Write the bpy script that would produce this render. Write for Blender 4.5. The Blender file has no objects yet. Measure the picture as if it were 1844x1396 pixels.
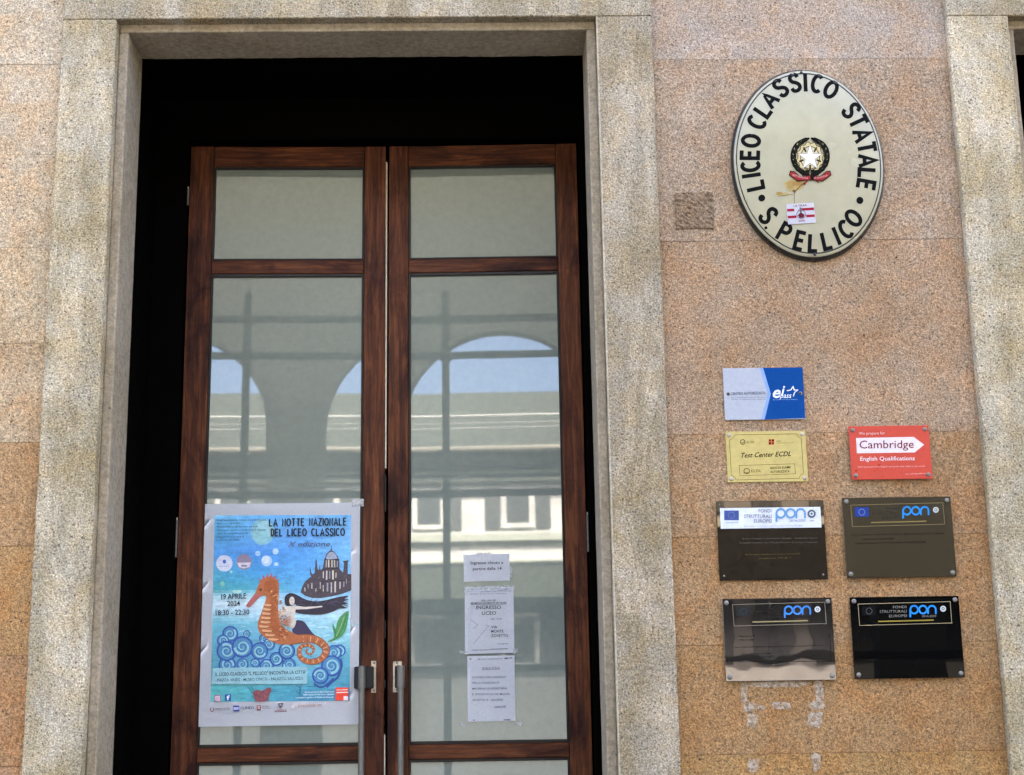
import bpy, bmesh, math, random
from mathutils import Vector, Matrix, noise
from mathutils.geometry import tessellate_polygon
random.seed(7)
R = math.radians
sc = bpy.context.scene
COL = sc.collection

# ------------------------------------------------------------------ camera
CF, CTH, CPS, CRH = 2688.0, .2213, .0199, .0158          # focal (photo px), pitch, yaw, roll
CPOS = Vector((0, -5.84, 1.6))
_f = Vector((math.sin(CPS)*math.cos(CTH), math.cos(CPS)*math.cos(CTH), math.sin(CTH)))
_r0 = Vector((math.cos(CPS), -math.sin(CPS), 0)); _u0 = _r0.cross(_f)
_r = _r0*math.cos(CRH) - _u0*math.sin(CRH); _u = _u0*math.cos(CRH) + _r0*math.sin(CRH)
cam_d = bpy.data.cameras.new('camera'); cam = bpy.data.objects.new('camera', cam_d); COL.objects.link(cam)
cam_d.sensor_fit = 'HORIZONTAL'; cam_d.sensor_width = 36; cam_d.lens = 36*CF/1844
cam_d.clip_start = .05; cam_d.clip_end = 2000
M = Matrix((_r, _u, -_f)).transposed().to_4x4(); M.translation = CPOS
cam.matrix_world = M
sc.camera = cam

# ------------------------------------------------------------------ sky, sun, exposure
SUN_EL, SUN_AZ = R(52), R(12)         # the sun stands behind the school: its front and the street before it lie in open shade
w = bpy.data.worlds.new('World'); sc.world = w; w.use_nodes = True
nt = w.node_tree; nt.nodes.clear()
sky = nt.nodes.new('ShaderNodeTexSky'); sky.sky_type = 'NISHITA'; sky.sun_disc = False
sky.sun_elevation = SUN_EL; sky.sun_rotation = SUN_AZ; sky.dust_density = 6.0; sky.air_density = .55; sky.ozone_density = 0.0
bg = nt.nodes.new('ShaderNodeBackground'); bg.inputs[1].default_value = .15
wo = nt.nodes.new('ShaderNodeOutputWorld')
nt.links.new(sky.outputs[0], bg.inputs[0]); nt.links.new(bg.outputs[0], wo.inputs[0])
sd = bpy.data.lights.new('sun', 'SUN'); sd.energy = 4.0; sd.angle = R(.5); sd.color = (1, .93, .82)
so = bpy.data.objects.new('sun', sd); COL.objects.link(so)
dirv = Vector((math.sin(SUN_AZ)*math.cos(SUN_EL), math.cos(SUN_AZ)*math.cos(SUN_EL), math.sin(SUN_EL)))
so.rotation_euler = dirv.to_track_quat('Z', 'Y').to_euler(); so.location = dirv*30
sc.view_settings.view_transform = 'Standard'; sc.view_settings.look = 'None'
sc.view_settings.exposure = 4.17; sc.view_settings.gamma = 1
sc.render.engine = 'CYCLES'
sc.cycles.max_bounces = 8; sc.cycles.use_denoising = True

# ------------------------------------------------------------------ helpers
def px_on(px, py, y):
    d = _f*CF + _r*(px-922) - _u*(py-698)
    return CPOS + d*((y-CPOS.y)/d.y)
def lin(h):
    if isinstance(h, tuple): return h
    h = h.lstrip('#'); c = [int(h[i:i+2], 16)/255 for i in (0, 2, 4)]
    return tuple(x/12.92 if x <= .04045 else ((x+.055)/1.055)**2.4 for x in c)

MW = {}                                # world matrices of the roots
def tago(o, label=None, cat=None, group=None, kind=None):
    if label: o['label'] = label
    if cat: o['category'] = cat
    if group: o['group'] = group
    if kind: o['kind'] = kind
def empty(name, mat, label=None, cat=None, group=None, kind=None):
    o = bpy.data.objects.new(name, None); COL.objects.link(o); o.empty_display_size = .1
    if not isinstance(mat, Matrix): mat = Matrix.Translation(Vector(mat))
    o.matrix_world = mat; MW[o.name] = mat.copy()
    tago(o, label, cat, group, kind); return o
def obj(name, bm, mat, parent=None, world=True, color=None, smooth=False, origin=None):
    """links bm as one mesh object; world=True: bm is in world coordinates"""
    me = bpy.data.meshes.new(name)
    base = MW[parent.name] if parent is not None and parent.name in MW else Matrix.Identity(4)
    loc = Vector((0, 0, 0))
    if world: bm.transform(base.inverted())
    if origin is not None:
        loc = (base.inverted() @ Vector(origin)) if world else Vector(origin)
        bm.transform(Matrix.Translation(-loc))
    bm.to_mesh(me); bm.free()
    if smooth:
        for p in me.polygons: p.use_smooth = True
    me.materials.append(mat)
    o = bpy.data.objects.new(name, me); COL.objects.link(o)
    if parent is not None: o.parent = parent
    o.location = loc
    MW[o.name] = base @ Matrix.Translation(loc)
    if color is not None: o.color = (*lin(color), 1)
    return o
def box(bm, x0, x1, y0, y1, z0, z1, bev=0, mat=None, seg=1):
    m = Matrix.Translation(((x0+x1)/2, (y0+y1)/2, (z0+z1)/2)) @ Matrix.Diagonal((x1-x0, y1-y0, z1-z0, 1))
    if mat is not None: m = mat @ m
    r = bmesh.ops.create_cube(bm, size=1, matrix=m)
    if bev:
        es = list({e for v in r['verts'] for e in v.link_edges})
        bmesh.ops.bevel(bm, geom=es, offset=bev, segments=seg, affect='EDGES', profile=.5)
    return bm
def nb(*a, **k): return box(bmesh.new(), *a, **k)
def tube(bm, p0, p1, r, n=16, mat=None, cap=True):
    p0, p1 = Vector(p0), Vector(p1); d = p1-p0
    q = d.to_track_quat('Z', 'Y').to_matrix().to_4x4()
    m = Matrix.Translation((p0+p1)/2) @ q
    if mat is not None: m = mat @ m
    bmesh.ops.create_cone(bm, cap_ends=cap, segments=n, radius1=r, radius2=r, depth=d.length, matrix=m)
    return bm
def dome(bm, c, r, h, n=14, mat=None):
    """screw cap head: flattened dome along local +z"""
    prof = [(r, 0), (r, h*.45), (r*.85, h*.75), (r*.5, h*.95), (0, h)]
    rings = []
    for rr, hh in prof[:-1]:
        rings.append([bm.verts.new((c[0]+rr*math.cos(2*math.pi*k/n), c[1]+rr*math.sin(2*math.pi*k/n), c[2]+hh)) for k in range(n)])
    top = bm.verts.new((c[0], c[1], c[2]+h))
    for a, b in zip(rings, rings[1:]):
        for k in range(n): bm.faces.new((a[k], a[(k+1) % n], b[(k+1) % n], b[k]))
    for k in range(n): bm.faces.new((rings[-1][k], rings[-1][(k+1) % n], top))
    return bm

# ------------------------------------------------------------------ materials
def newmat(name):
    m = bpy.data.materials.new(name); m.use_nodes = True
    t = m.node_tree; t.nodes.clear()
    o = t.nodes.new('ShaderNodeOutputMaterial'); b = t.nodes.new('ShaderNodeBsdfPrincipled')
    t.links.new(b.outputs[0], o.inputs[0])
    return m, t, b, o
def N(t, typ, **k):
    n = t.nodes.new(typ)
    for a, v in k.items():
        if a == 'inp':
            for i, x in v.items(): n.inputs[i].default_value = x
        else: setattr(n, a, v)
    return n
def noise_n(t, vec, scale, detail=3, rough=.6, dist=0):
    n = N(t, 'ShaderNodeTexNoise', inp={'Scale': scale, 'Detail': detail, 'Roughness': rough, 'Distortion': dist})
    t.links.new(vec, n.inputs['Vector']); return n.outputs['Fac']
def ramp(t, fac, stops):
    r = N(t, 'ShaderNodeValToRGB'); e = r.color_ramp.elements
    while len(e) < len(stops): e.new(.5)
    for q, (p, c) in zip(e, stops):
        q.position = p; q.color = (*c, 1) if isinstance(c, tuple) else (c, c, c, 1)
    t.links.new(fac, r.inputs[0]); return r.outputs[0]
def mix(t, a, b, fac, mode='MIX'):
    m = N(t, 'ShaderNodeMix', data_type='RGBA', blend_type=mode)
    for s, i in ((a, 6), (b, 7)):
        if isinstance(s, tuple): m.inputs[i].default_value = (*s, 1)
        else: t.links.new(s, m.inputs[i])
    if isinstance(fac, (int, float)): m.inputs[0].default_value = fac
    else: t.links.new(fac, m.inputs[0])
    return m.outputs[2]
def bump(t, b, h, strength, dist=.01):
    n = N(t, 'ShaderNodeBump', inp={'Strength': strength, 'Distance': dist})
    t.links.new(h, n.inputs['Height']); t.links.new(n.outputs[0], b.inputs['Normal'])
def pos(t, scale=(1, 1, 1)):
    g = N(t, 'ShaderNodeNewGeometry'); m = N(t, 'ShaderNodeMapping'); m.inputs['Scale'].default_value = scale
    t.links.new(g.outputs['Position'], m.inputs[0]); return m.outputs[0]

def stone_mat(name, dark, lite, speck, specks_amt, stain, grain=130, bstr=.5, dirt=None, warm=None, pale=0):
    """granular stone: grain in the tint of the block (object colour), dark specks, pale crystals, wide stains"""
    m, t, b, o = newmat(name)
    P = pos(t); oi = N(t, 'ShaderNodeObjectInfo')
    g1 = noise_n(t, P, grain, 4, .75); g2 = noise_n(t, P, grain*.42, 3, .6); st = noise_n(t, P, 2.3, 5, .62, .4); st2 = noise_n(t, P, 7.5, 4, .6, .6)
    c = mix(t, oi.outputs['Color'], ramp(t, g1, [(.34, dark), (.5, .5), (.66, lite)]), 1, 'MULTIPLY')
    c = mix(t, c, ramp(t, g2, [(.36, .66), (.5, 1.0), (.66, 1.3)]), .55, 'MULTIPLY')
    c = mix(t, c, (1.62, 1.53, 1.40), 1, 'MULTIPLY')
    if pale:
        c = mix(t, c, mix(t, c, (1.38, 1.38, 1.42), 1, 'MULTIPLY'), mix(t, ramp(t, noise_n(t, pos(t, (4.5, 4.5, 1.3)), 1, 5, .7, .8), [(.46, 0.0), (.60, 1.0)]), (pale, pale, pale), 1, 'MULTIPLY'))
        c = mix(t, c, mix(t, c, (.70, .66, .58), 1, 'MULTIPLY'), ramp(t, noise_n(t, pos(t, (9, 9, 2.6)), 1, 6, .75, 1.2), [(.54, 0.0), (.70, .8)]))
    if warm:
        c = mix(t, c, mix(t, c, warm, 1, 'MULTIPLY'), ramp(t, st2, [(.42, 0.0), (.62, 1.0)]))
    c = mix(t, c, mix(t, c, stain, 1, 'MULTIPLY'), ramp(t, st, [(.42, 0.0), (.66, 1.0)]))
    c = mix(t, c, mix(t, c, (1.22, 1.20, 1.20), 1, 'MULTIPLY'), ramp(t, noise_n(t, P, 4.2, 5, .65, .5), [(.52, 0.0), (.72, 1.0)]))
    v = N(t, 'ShaderNodeTexVoronoi', inp={'Scale': 50.0, 'Randomness': 1.0}); t.links.new(P, v.inputs['Vector'])
    sm = mix(t, ramp(t, v.outputs['Distance'], [(.10, 1.0), (.24, 0.0)]), ramp(t, noise_n(t, P, 16, 3, .7), [(.50-specks_amt*.12, 0.0), (.62-specks_amt*.08, 1.0)]), 1, 'MULTIPLY')
    c = mix(t, c, speck, sm)
    # worn pits: larger dark pocks thinly strewn
    v2 = N(t, 'ShaderNodeTexVoronoi', inp={'Scale': 11.0, 'Randomness': 1.0}); t.links.new(P, v2.inputs['Vector'])
    dd = N(t, 'ShaderNodeMath', operation='ADD'); t.links.new(v2.outputs['Distance'], dd.inputs[0])
    nn = noise_n(t, P, 60, 3, .7); t.links.new(ramp(t, nn, [(0, -.0), (1, .12)]), dd.inputs[1])
    pit = ramp(t, dd.outputs[0], [(.085, 1.0), (.13, 0.0)])
    c = mix(t, c, tuple(x*.5 for x in speck), mix(t, pit, (.75, .75, .75), 1, 'MULTIPLY'))
    t.links.new(c, b.inputs['Base Color'])
    b.inputs['Roughness'].default_value = .88; b.inputs['Specular IOR Level'].default_value = .25
    h = N(t, 'ShaderNodeMath', operation='ADD'); t.links.new(g1, h.inputs[0])
    h2 = N(t, 'ShaderNodeMath', operation='MULTIPLY_ADD', inp={1: 1.6}); t.links.new(g2, h2.inputs[0]); t.links.new(h.outputs[0], h2.inputs[2])
    h3 = N(t, 'ShaderNodeMath', operation='SUBTRACT'); t.links.new(h2.outputs[0], h3.inputs[0]); t.links.new(pit, h3.inputs[1])
    bump(t, b, h3.outputs[0], bstr, .006)
    return m
def paint_mat(name, c1, rough=.5, var=.12, metallic=0, spec=.5, objcol=False, scale=40, bstr=0, coat=0):
    m, t, b, o = newmat(name); P = pos(t)
    base = N(t, 'ShaderNodeObjectInfo').outputs['Color'] if objcol else lin(c1)
    c = mix(t, base, ramp(t, noise_n(t, P, scale, 4, .65), [(.3, 1-var), (.7, 1+var)]), 1, 'MULTIPLY')
    t.links.new(c, b.inputs['Base Color'])
    t.links.new(ramp(t, noise_n(t, P, scale*.3, 3), [(.3, max(rough-.08, .02)), (.7, min(rough+.1, 1))]), b.inputs['Roughness'])
    b.inputs['Metallic'].default_value = metallic; b.inputs['Specular IOR Level'].default_value = spec
    b.inputs['Coat Weight'].default_value = coat; b.inputs['Coat Roughness'].default_value = .08
    if bstr: bump(t, b, noise_n(t, P, scale*2, 3), bstr, .003)
    return m
def print_mat(name, rough=.6, var=.1, spec=.3, brush=0, k=1):
    """flat print: colour carried per face in the attribute Col"""
    m, t, b, o = newmat(name); P = pos(t)
    a = N(t, 'ShaderNodeVertexColor', layer_name='Col')
    c = mix(t, a.outputs[0], ramp(t, noise_n(t, P, 70, 4, .7), [(.3, k*(1-var)), (.7, k*(1+var))]), 1, 'MULTIPLY')
    if brush:
        c = mix(t, c, ramp(t, noise_n(t, pos(t, (14, 14, 60)), 1.6, 5, .7, 1.5), [(.32, 1-brush), (.68, 1+brush)]), 1, 'MULTIPLY')
    t.links.new(c, b.inputs['Base Color']); b.inputs['Roughness'].default_value = rough
    b.inputs['Specular IOR Level'].default_value = spec
    return m
def wood_mat(name, sc_, base=((.026, .006, .0015), (.080, .020, .0048), (.19, .062, .017))):
    m, t, b, o = newmat(name)
    P = pos(t, sc_)
    n1 = noise_n(t, P, 1, 5, .7, .6); n2 = noise_n(t, pos(t, tuple(max(2.2, q_*.09) for q_ in sc_)), 1.3, 5, .7, .9)
    c = ramp(t, n1, [(.3, base[0]), (.5, base[1]), (.72, base[2])])
    c = mix(t, c, mix(t, c, (.22, .12, .09), 1, 'MULTIPLY'), ramp(t, n2, [(.46, 0.0), (.66, .92)]))
    t.links.new(c, b.inputs['Base Color'])
    t.links.new(ramp(t, n2, [(.3, .42), (.7, .62)]), b.inputs['Roughness'])
    b.inputs['Specular IOR Level'].default_value = .18
    bump(t, b, n1, .25, .002)
    return m
def film_mat(name, base, refl, rough=.01, wav=.0, tint=(1, 1, 1)):
    """a sheet with an even mirror share over a solid colour"""
    m, t, b, o = newmat(name); P = pos(t)
    c = mix(t, base, ramp(t, noise_n(t, P, 30, 4, .65), [(.3, .93), (.7, 1.07)]), 1, 'MULTIPLY')
    t.links.new(c, b.inputs['Base Color']); b.inputs['Roughness'].default_value = .5; b.inputs['Specular IOR Level'].default_value = 0
    g = N(t, 'ShaderNodeBsdfGlossy'); g.inputs['Roughness'].default_value = rough; g.inputs['Color'].default_value = (*tint, 1)
    if wav:
        n = N(t, 'ShaderNodeBump', inp={'Strength': wav, 'Distance': .002})
        t.links.new(noise_n(t, pos(t), 5, 2, .5), n.inputs['Height']); t.links.new(n.outputs[0], g.inputs['Normal'])
    ms = N(t, 'ShaderNodeMixShader'); ms.inputs[0].default_value = refl
    t.links.new(b.outputs[0], ms.inputs[1]); t.links.new(g.outputs[0], ms.inputs[2]); t.links.new(ms.outputs[0], o.inputs[0])
    return m

M_wall = stone_mat('pink_stone', .20, .88, (.075, .045, .03), .8, (.88, .82, .74), 165, .7, warm=(1.06, .94, .82))
M_jamb = stone_mat('grey_stone', .18, .88, (.085, .07, .045), 1.5, (.76, .71, .57), 140, .8, warm=(1.02, .95, .82), pale=.9)
M_mould = stone_mat('moulding_stone', .40, .62, (.13, .11, .09), .1, (.86, .83, .76), 90, .2)
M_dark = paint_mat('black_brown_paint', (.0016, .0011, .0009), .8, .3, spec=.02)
M_wood_v = wood_mat('varnished_wood_upright', (55, 55, 3.2))
M_wood_h = wood_mat('varnished_wood_level', (3.2, 55, 55))
M_bead = paint_mat('dark_bead_wood', (.006, .002, .001), .4, .3, spec=.3)
M_glass = film_mat('reflecting_glass', (.180, .205, .173), .078, .018, .014, (1.0, 1.0, .97))
M_alu = paint_mat('brushed_aluminium', (.17, .16, .135), .5, .12, metallic=.35, scale=60)
M_steel = paint_mat('worn_steel', '#a39a8c', .35, .25, metallic=.8, scale=90)
M_oldsteel = paint_mat('dull_hinge_steel', (.10, .09, .075), .6, .25, metallic=.2, scale=90)
M_blackmetal = paint_mat('black_metal', (.006, .006, .006), .45, .2, spec=.3)
M_cream = paint_mat('cream_strip', (.55, .47, .34), .6, .2)
M_paper = paint_mat('white_paper', (.90, .895, .91), .7, .04, spec=.2, scale=120, bstr=.15)
M_gpaper = paint_mat('notice_paper', (.90, .90, .92), .6, .06, spec=.3, scale=90, bstr=.3)
M_print = print_mat('ink', .7, .08, .08, 0, .72)
M_art = print_mat('poster_print', .45, .10, .3, .16)
M_enamel = paint_mat('cream_enamel', (.335, .308, .20), .22, .07, spec=.5, scale=9)
M_enamel_black = paint_mat('black_enamel', (.006, .006, .006), .3, .2)
M_panel = paint_mat('plastic_panel', '#fff', .35, .07, objcol=True, scale=60)
M_brass = paint_mat('brass_sheet', (.42, .335, .105), .38, .09, metallic=.15, scale=50)
M_plate = film_mat('dark_acrylic', (.005, .004, .003), .055, .015, .10, (1.0, .86, .70))
M_plate_smoky = film_mat('smoky_acrylic', (.008, .0065, .006), .11, .012, .35, (1, .93, .90))
M_plate_black = film_mat('black_acrylic', (.002, .002, .002), .007, .015, .10, (.95, .9, .86))
M_plate2 = film_mat('dark_acrylic_matt', (.009, .0065, .0035), .038, .22, .2, (1.0, .88, .66))
M_tape = paint_mat('clear_tape', (.42, .45, .43), .15, .12, spec=.6)
_m, _t, _b, _o = newmat('clear_tape_film'); M_tape = _m
_b.inputs['Base Color'].default_value = (.55, .56, .55, 1); _b.inputs['Roughness'].default_value = .2
_tr = N(_t, 'ShaderNodeBsdfTransparent'); _ms = N(_t, 'ShaderNodeMixShader'); _t.links.new(ramp(_t, noise_n(_t, pos(_t), 60, 3, .6), [(.35, .2), (.65, .75)]), _ms.inputs[0])
_t.links.new(_tr.outputs[0], _ms.inputs[1]); _t.links.new(_b.outputs[0], _ms.inputs[2]); _t.links.new(_ms.outputs[0], _o.inputs[0])
M_plaster = paint_mat('grey_green_plaster', (.36, .38, .33), .85, .06, spec=.2, scale=3)
M_white = paint_mat('white_render', (.50, .50, .49), .85, .16, spec=.2, scale=2)
M_ochre = paint_mat('ochre_render', (.50, .33, .17), .85, .08, spec=.2, scale=3)
M_grey = paint_mat('grey_render', (.085, .09, .092), .85, .08, spec=.2, scale=3)
M_lgrey = paint_mat('light_grey_render', (.20, .195, .185), .85, .14, spec=.2, scale=2)
M_lattice = paint_mat('lattice_paint', (.10, .11, .095), .6, .1, spec=.2)
M_slate = paint_mat('roof_slate', (.055, .062, .054), .8, .2, spec=.2, scale=6)
M_darkw = paint_mat('window_dark', (.07, .075, .08), .25, .2)
M_pave = paint_mat('street_paving', (.13, .125, .115), .8, .15, spec=.2, scale=5)
M_upper = paint_mat('school_render', (.42, .34, .27), .9, .1, spec=.2, scale=3)

# ------------------------------------------------------------------ flat print builder
class Frame:
    """plane with local axes u (right), v (up), w (towards the viewer)"""
    def __init__(s, origin, xaxis, up=Vector((0, 0, 1))):
        x = Vector(xaxis).normalized(); up = (up - x*up.dot(x)).normalized(); n = x.cross(up)
        s.m = Matrix((x, up, n)).transposed().to_4x4(); s.m.translation = Vector(origin); s.inv = s.m.inverted()
    def uv(s, px, py, w=0):
        d = _f*CF + _r*(px-922) - _u*(py-698)
        c = s.inv @ CPOS; e = s.inv.to_3x3() @ d
        p = c + e*((w-c.z)/e.z); return (p.x, p.y)
_glyphs = {}
def font_mesh(txt, bold, shear):
    k = (txt, bold, shear)
    if k not in _glyphs:
        cu = bpy.data.curves.new('t', 'FONT'); cu.body = txt; cu.size = 1; cu.offset = bold; cu.shear = shear
        cu.resolution_u = 2; cu.fill_mode = 'FRONT'
        ob = bpy.data.objects.new('t', cu); COL.objects.link(ob)
        bpy.context.view_layer.update()
        me = bpy.data.meshes.new_from_object(ob.evaluated_get(bpy.context.evaluated_depsgraph_get()))
        _glyphs[k] = ([v.co.xy[:] for v in me.vertices], [tuple(p.vertices) for p in me.polygons])
        bpy.data.objects.remove(ob); bpy.data.curves.remove(cu); bpy.data.meshes.remove(me)
    return _glyphs[k]
class Art:
    def __init__(s, frame, w0=.0006, step=.00006, px=True):
        s.f, s.w, s.step, s.px = frame, w0, step, px
        s.V, s.F, s.C = [], [], []
    def p(s, q): return s.f.uv(q[0], q[1]) if s.px else q
    def _add(s, vs, fs, col):
        b = len(s.V); c = lin(col)
        s.V += [(x, y, s.w) for x, y in vs]; s.F += [tuple(b+i for i in f) for f in fs]; s.C += [c]*len(fs); s.w += s.step
    def poly(s, pts, col):
        q = [s.p(a) for a in pts]
        s._add(q, tessellate_polygon([[Vector((x, y, 0)) for x, y in q]]), col)
    def rect(s, x0, y0, x1, y1, col): s.poly([(x0, y0), (x1, y0), (x1, y1), (x0, y1)], col)
    def ell(s, cx, cy, rx, ry, col, n=24, rot=0):
        ca, sa = math.cos(rot), math.sin(rot)
        s.poly([(cx+rx*math.cos(a)*ca-ry*math.sin(a)*sa, cy+rx*math.cos(a)*sa+ry*math.sin(a)*ca) for a in (2*math.pi*k/n for k in range(n))], col)
    def stroke(s, pts, wd, col, closed=False, taper=None, round_=False):
        """ribbon; widths in the units of pts"""
        n = len(pts)
        if n < 2: return
        L, Rr = [], []
        for i, (x, y) in enumerate(pts):
            a = pts[i-1] if (i > 0 or closed) else None
            b = pts[(i+1) % n] if (i < n-1 or closed) else None
            def un(p, q):
                dx, dy = q[0]-p[0], q[1]-p[1]; l = math.hypot(dx, dy) or 1; return dx/l, dy/l
            d1 = un(a, (x, y)) if a else un((x, y), b); d2 = un((x, y), b) if b else d1
            mx, my = -(d1[1]+d2[1]), d1[0]+d2[0]; l = math.hypot(mx, my)
            if l < .2: mx, my, l = -d1[1], d1[0], 1
            mx, my = mx/l, my/l
            k = 1/max(.45, mx*-d1[1]+my*d1[0])
            h = wd/2*k*(taper(i/(n-1)) if taper else 1)
            L.append((x+mx*h, y+my*h)); Rr.append((x-mx*h, y-my*h))
        q = [s.p(a) for a in L+Rr]
        m = n if closed else n-1
        s._add(q, [(i, (i+1) % n, n+(i+1) % n, n+i) for i in range(m)], col)
        if round_ and not closed:
            for e in (pts[0], pts[-1]): s.ell(e[0], e[1], wd/2, wd/2, col, 12)
    def text(s, txt, pl, pr, cap, col, bold=0.0, shear=0.0):
        """baseline from pl to pr, capital height cap, all in the units of the frame"""
        bold = min(bold, .0009*cap) if s.px else bold
        vs, fs = font_mesh(txt, bold, shear)
        if not vs: return
        xs = [v[0] for v in vs]; x0, x1 = min(xs), max(xs)
        H = [v[1] for v in font_mesh('H', bold, 0)[0]]; h0, h1 = min(H), max(H)
        out = []
        dx, dy = pr[0]-pl[0], pr[1]-pl[1]; l = math.hypot(dx, dy); ux, uy = dx/l, dy/l
        sg = -1 if s.px else 1
        for x, y in vs:
            a = (x-x0)/(x1-x0)*l; b = (y-h0)/(h1-h0)*cap
            # up is perpendicular to the baseline
            nx, ny = (uy, -ux) if s.px else (-uy, ux)
            out.append((pl[0]+ux*a+nx*b, pl[1]+uy*a+ny*b))
        s._add([s.p(q) for q in out], fs, col)
    def grid(s, x0, y0, x1, y1, nx, ny, fn):
        for j in range(ny):
            for i in range(nx):
                xa, xb = x0+(x1-x0)*i/nx, x0+(x1-x0)*(i+1)/nx; ya, yb = y0+(y1-y0)*j/ny, y0+(y1-y0)*(j+1)/ny
                w_ = s.w; s.rect(xa, ya, xb, yb, fn((xa+xb)/2, (ya+yb)/2)); s.w = w_
        s.w += s.step
    def build(s, name, mat, parent):
        me = bpy.data.meshes.new(name)
        me.from_pydata(s.V, [], s.F)
        ca = me.color_attributes.new('Col', 'FLOAT_COLOR', 'CORNER')
        k = 0
        for f, c in zip(s.F, s.C):
            for _ in f: ca.data[k].color = (*c, 1); k += 1
        me.materials.append(mat)
        # every face looks towards +w
        me.update()
        bm = bmesh.new(); bm.from_mesh(me)
        fl = [f for f in bm.faces if f.normal.z < 0]
        if fl: bmesh.ops.reverse_faces(bm, faces=fl)
        bm.to_mesh(me); bm.free()
        o = bpy.data.objects.new(name, me); COL.objects.link(o); o.parent = parent
        if name in ('lettering', 'engraving', 'rust_stain'): o['kind'] = 'stuff'
        return o
def smooth_path(pts, n=6, closed=False):
    out = []; m = len(pts); rng = range(m if closed else m-1)
    for i in rng:
        p = [pts[(i+k) % m] if closed else pts[max(0, min(m-1, i+k))] for k in (-1, 0, 1, 2)]
        for j in range(n):
            t = j/n
            out.append(tuple(.5*((2*p[1][a])+(-p[0][a]+p[2][a])*t+(2*p[0][a]-5*p[1][a]+4*p[2][a]-p[3][a])*t*t+(-p[0][a]+3*p[1][a]-3*p[2][a]+p[3][a])*t**3) for a in (0, 1)))
    if not closed: out.append(pts[-1])
    return out
# stroke letters in a box 0..w x 0..1
def arc(cx, cy, rx, ry, a0, a1, n=12): return [(cx+rx*math.cos(R(a0+(a1-a0)*k/n)), cy+ry*math.sin(R(a0+(a1-a0)*k/n))) for k in range(n+1)]
GL = {
 'L': [[(0, 1), (0, 0), (.55, 0)]], 'I': [[(.0, -.07), (.0, 1.07)]],
 'C': [arc(.34, .5, .34, .5, 48, 312, 18)],
 'E': [[(.56, 1), (0, 1), (0, 0), (.56, 0)], [(0, .52), (.50, .52)]],
 'O': [arc(.37, .5, .37, .5, 0, 360, 24)],
 'A': [[(-.02, -.07), (.36, 1.0), (.74, -.07)], [(.13, .30), (.59, .30)]],
 'S': [smooth_path([(.58, .80), (.50, .96), (.30, 1.02), (.08, .92), (.04, .74), (.16, .58), (.42, .46), (.58, .30), (.56, .10), (.34, -.02), (.10, .02), (.0, .20)], 4)],
 'T': [[(-.02, 1), (.66, 1)], [(.32, 1), (.32, -.07)]],
 'P': [[(0, -.07), (0, 1), (.30, 1)] + arc(.30, .74, .28, .26, 90, -90, 8)[1:] + [(.0, .48)]],
 'N': [[(0, -.07), (0, 1.05), (.56, -.05), (.56, 1.07)]],
 'Z': [[(0, 1), (.54, 1), (0, 0), (.56, 0)]],
 'D': [[(0, 0), (0, 1), (.26, 1), (.52, .76), (.52, .24), (.26, 0), (0, 0)]],
}
GW = {'L': .55, 'I': 0, 'C': .62, 'E': .56, 'O': .74, 'A': .72, 'S': .58, 'T': .64, 'P': .58, 'N': .56, 'Z': .56, 'D': .52, ' ': .45}
def glyph(art, ch, cx, cy, rot, h, wscale, thick, col, flip=True):
    """stroke glyph centred on (cx,cy) px, rot in degrees counter-clockwise, drawn in photo px (y down)"""
    ca, sa = math.cos(R(rot)), math.sin(R(rot))
    for st in GL[ch]:
        pts = []
        for x, y in st:
            a = (x-GW[ch]/2)*h*wscale; b = (y-.5)*h
            pts.append((cx+a*ca-b*sa, cy-(a*sa+b*ca)))
        art.stroke(pts, thick, col, closed=False)
def line_glyphs(art, txt, x0, x1, yb, h, thick, col, slope=0):
    """a line of stroke letters between x0 and x1, baseline yb (px)"""
    gap = .34; tot = sum(GW[c] for c in txt)+gap*(len(txt)-1); k = (x1-x0)/tot; x = x0
    for c in txt:
        if c != ' ':
            for st in GL[c]:
                art.stroke([(x+a*k, yb-b*h-slope*(x-x0)) for a, b in st], thick, col)
        x += (GW[c]+gap)*k

# ================================================================== STRUCTURE
# ground
obj('street_paving', nb(-120, 120, -120, 0.2, -.3, 0), M_pave)['kind'] = 'structure'

# ---- the school building: coursed stone wall
WY = .04
school = empty('school_building', (0, .3, 0), 'school front of pinkish brown stone courses around the tall door', 'building')
courses = [0, .66, 1.066, 1.47, 1.885, 2.308, 2.722, 3.13, 3.535, 3.94, 4.346, 4.75, 5.16]
tint = {'hi': (.50, .405, .33), 'mid': (.47, .35, .255), 'lo': (.44, .295, .17)}
def mixc(a, b, k): return tuple(x*(1-k)+y*k for x, y in zip(a, b))
def slab(x0, x1, z0, z1, c, nm='stone_slab', jy=0):
    bm = nb(x0+.0005, x1-.0005, WY+jy, .6, z0+.0006, z1-.0006, .0007)
    o = obj(nm, bm, M_wall, school); o.color = (*c, 1); return o
rc = {4.346: (.415, .358, .305), 3.535: (.39, .315, .243), 2.722: (.38, .284, .198), 2.308: (.375, .262, .16), 1.885: (.375, .248, .135), 1.47: (.37, .238, .120)}
rz = [0, .66, 1.066, 1.47, 1.885, 2.308, 2.722, 3.535, 4.346, 5.16]
for i, (a, b) in enumerate(zip(rz, rz[1:])):
    c = rc.get(a, (.37, .235, .10)); j = random.uniform(-.012, .012)
    slab(.734, 2.0, a, b, tuple(x+j for x in c), jy=random.uniform(0, .0012))
lc = {4.346: (.58, .505, .40), 3.94: (.555, .47, .36), 3.535: (.57, .485, .37), 3.13: (.56, .465, .335), 2.722: (.52, .405, .275), 2.308: (.45, .285, .15), 1.885: (.49, .305, .145), 1.47: (.44, .27, .145)}  # left slabs tinted lighter: the brighter light on this side is in the colour
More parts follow.
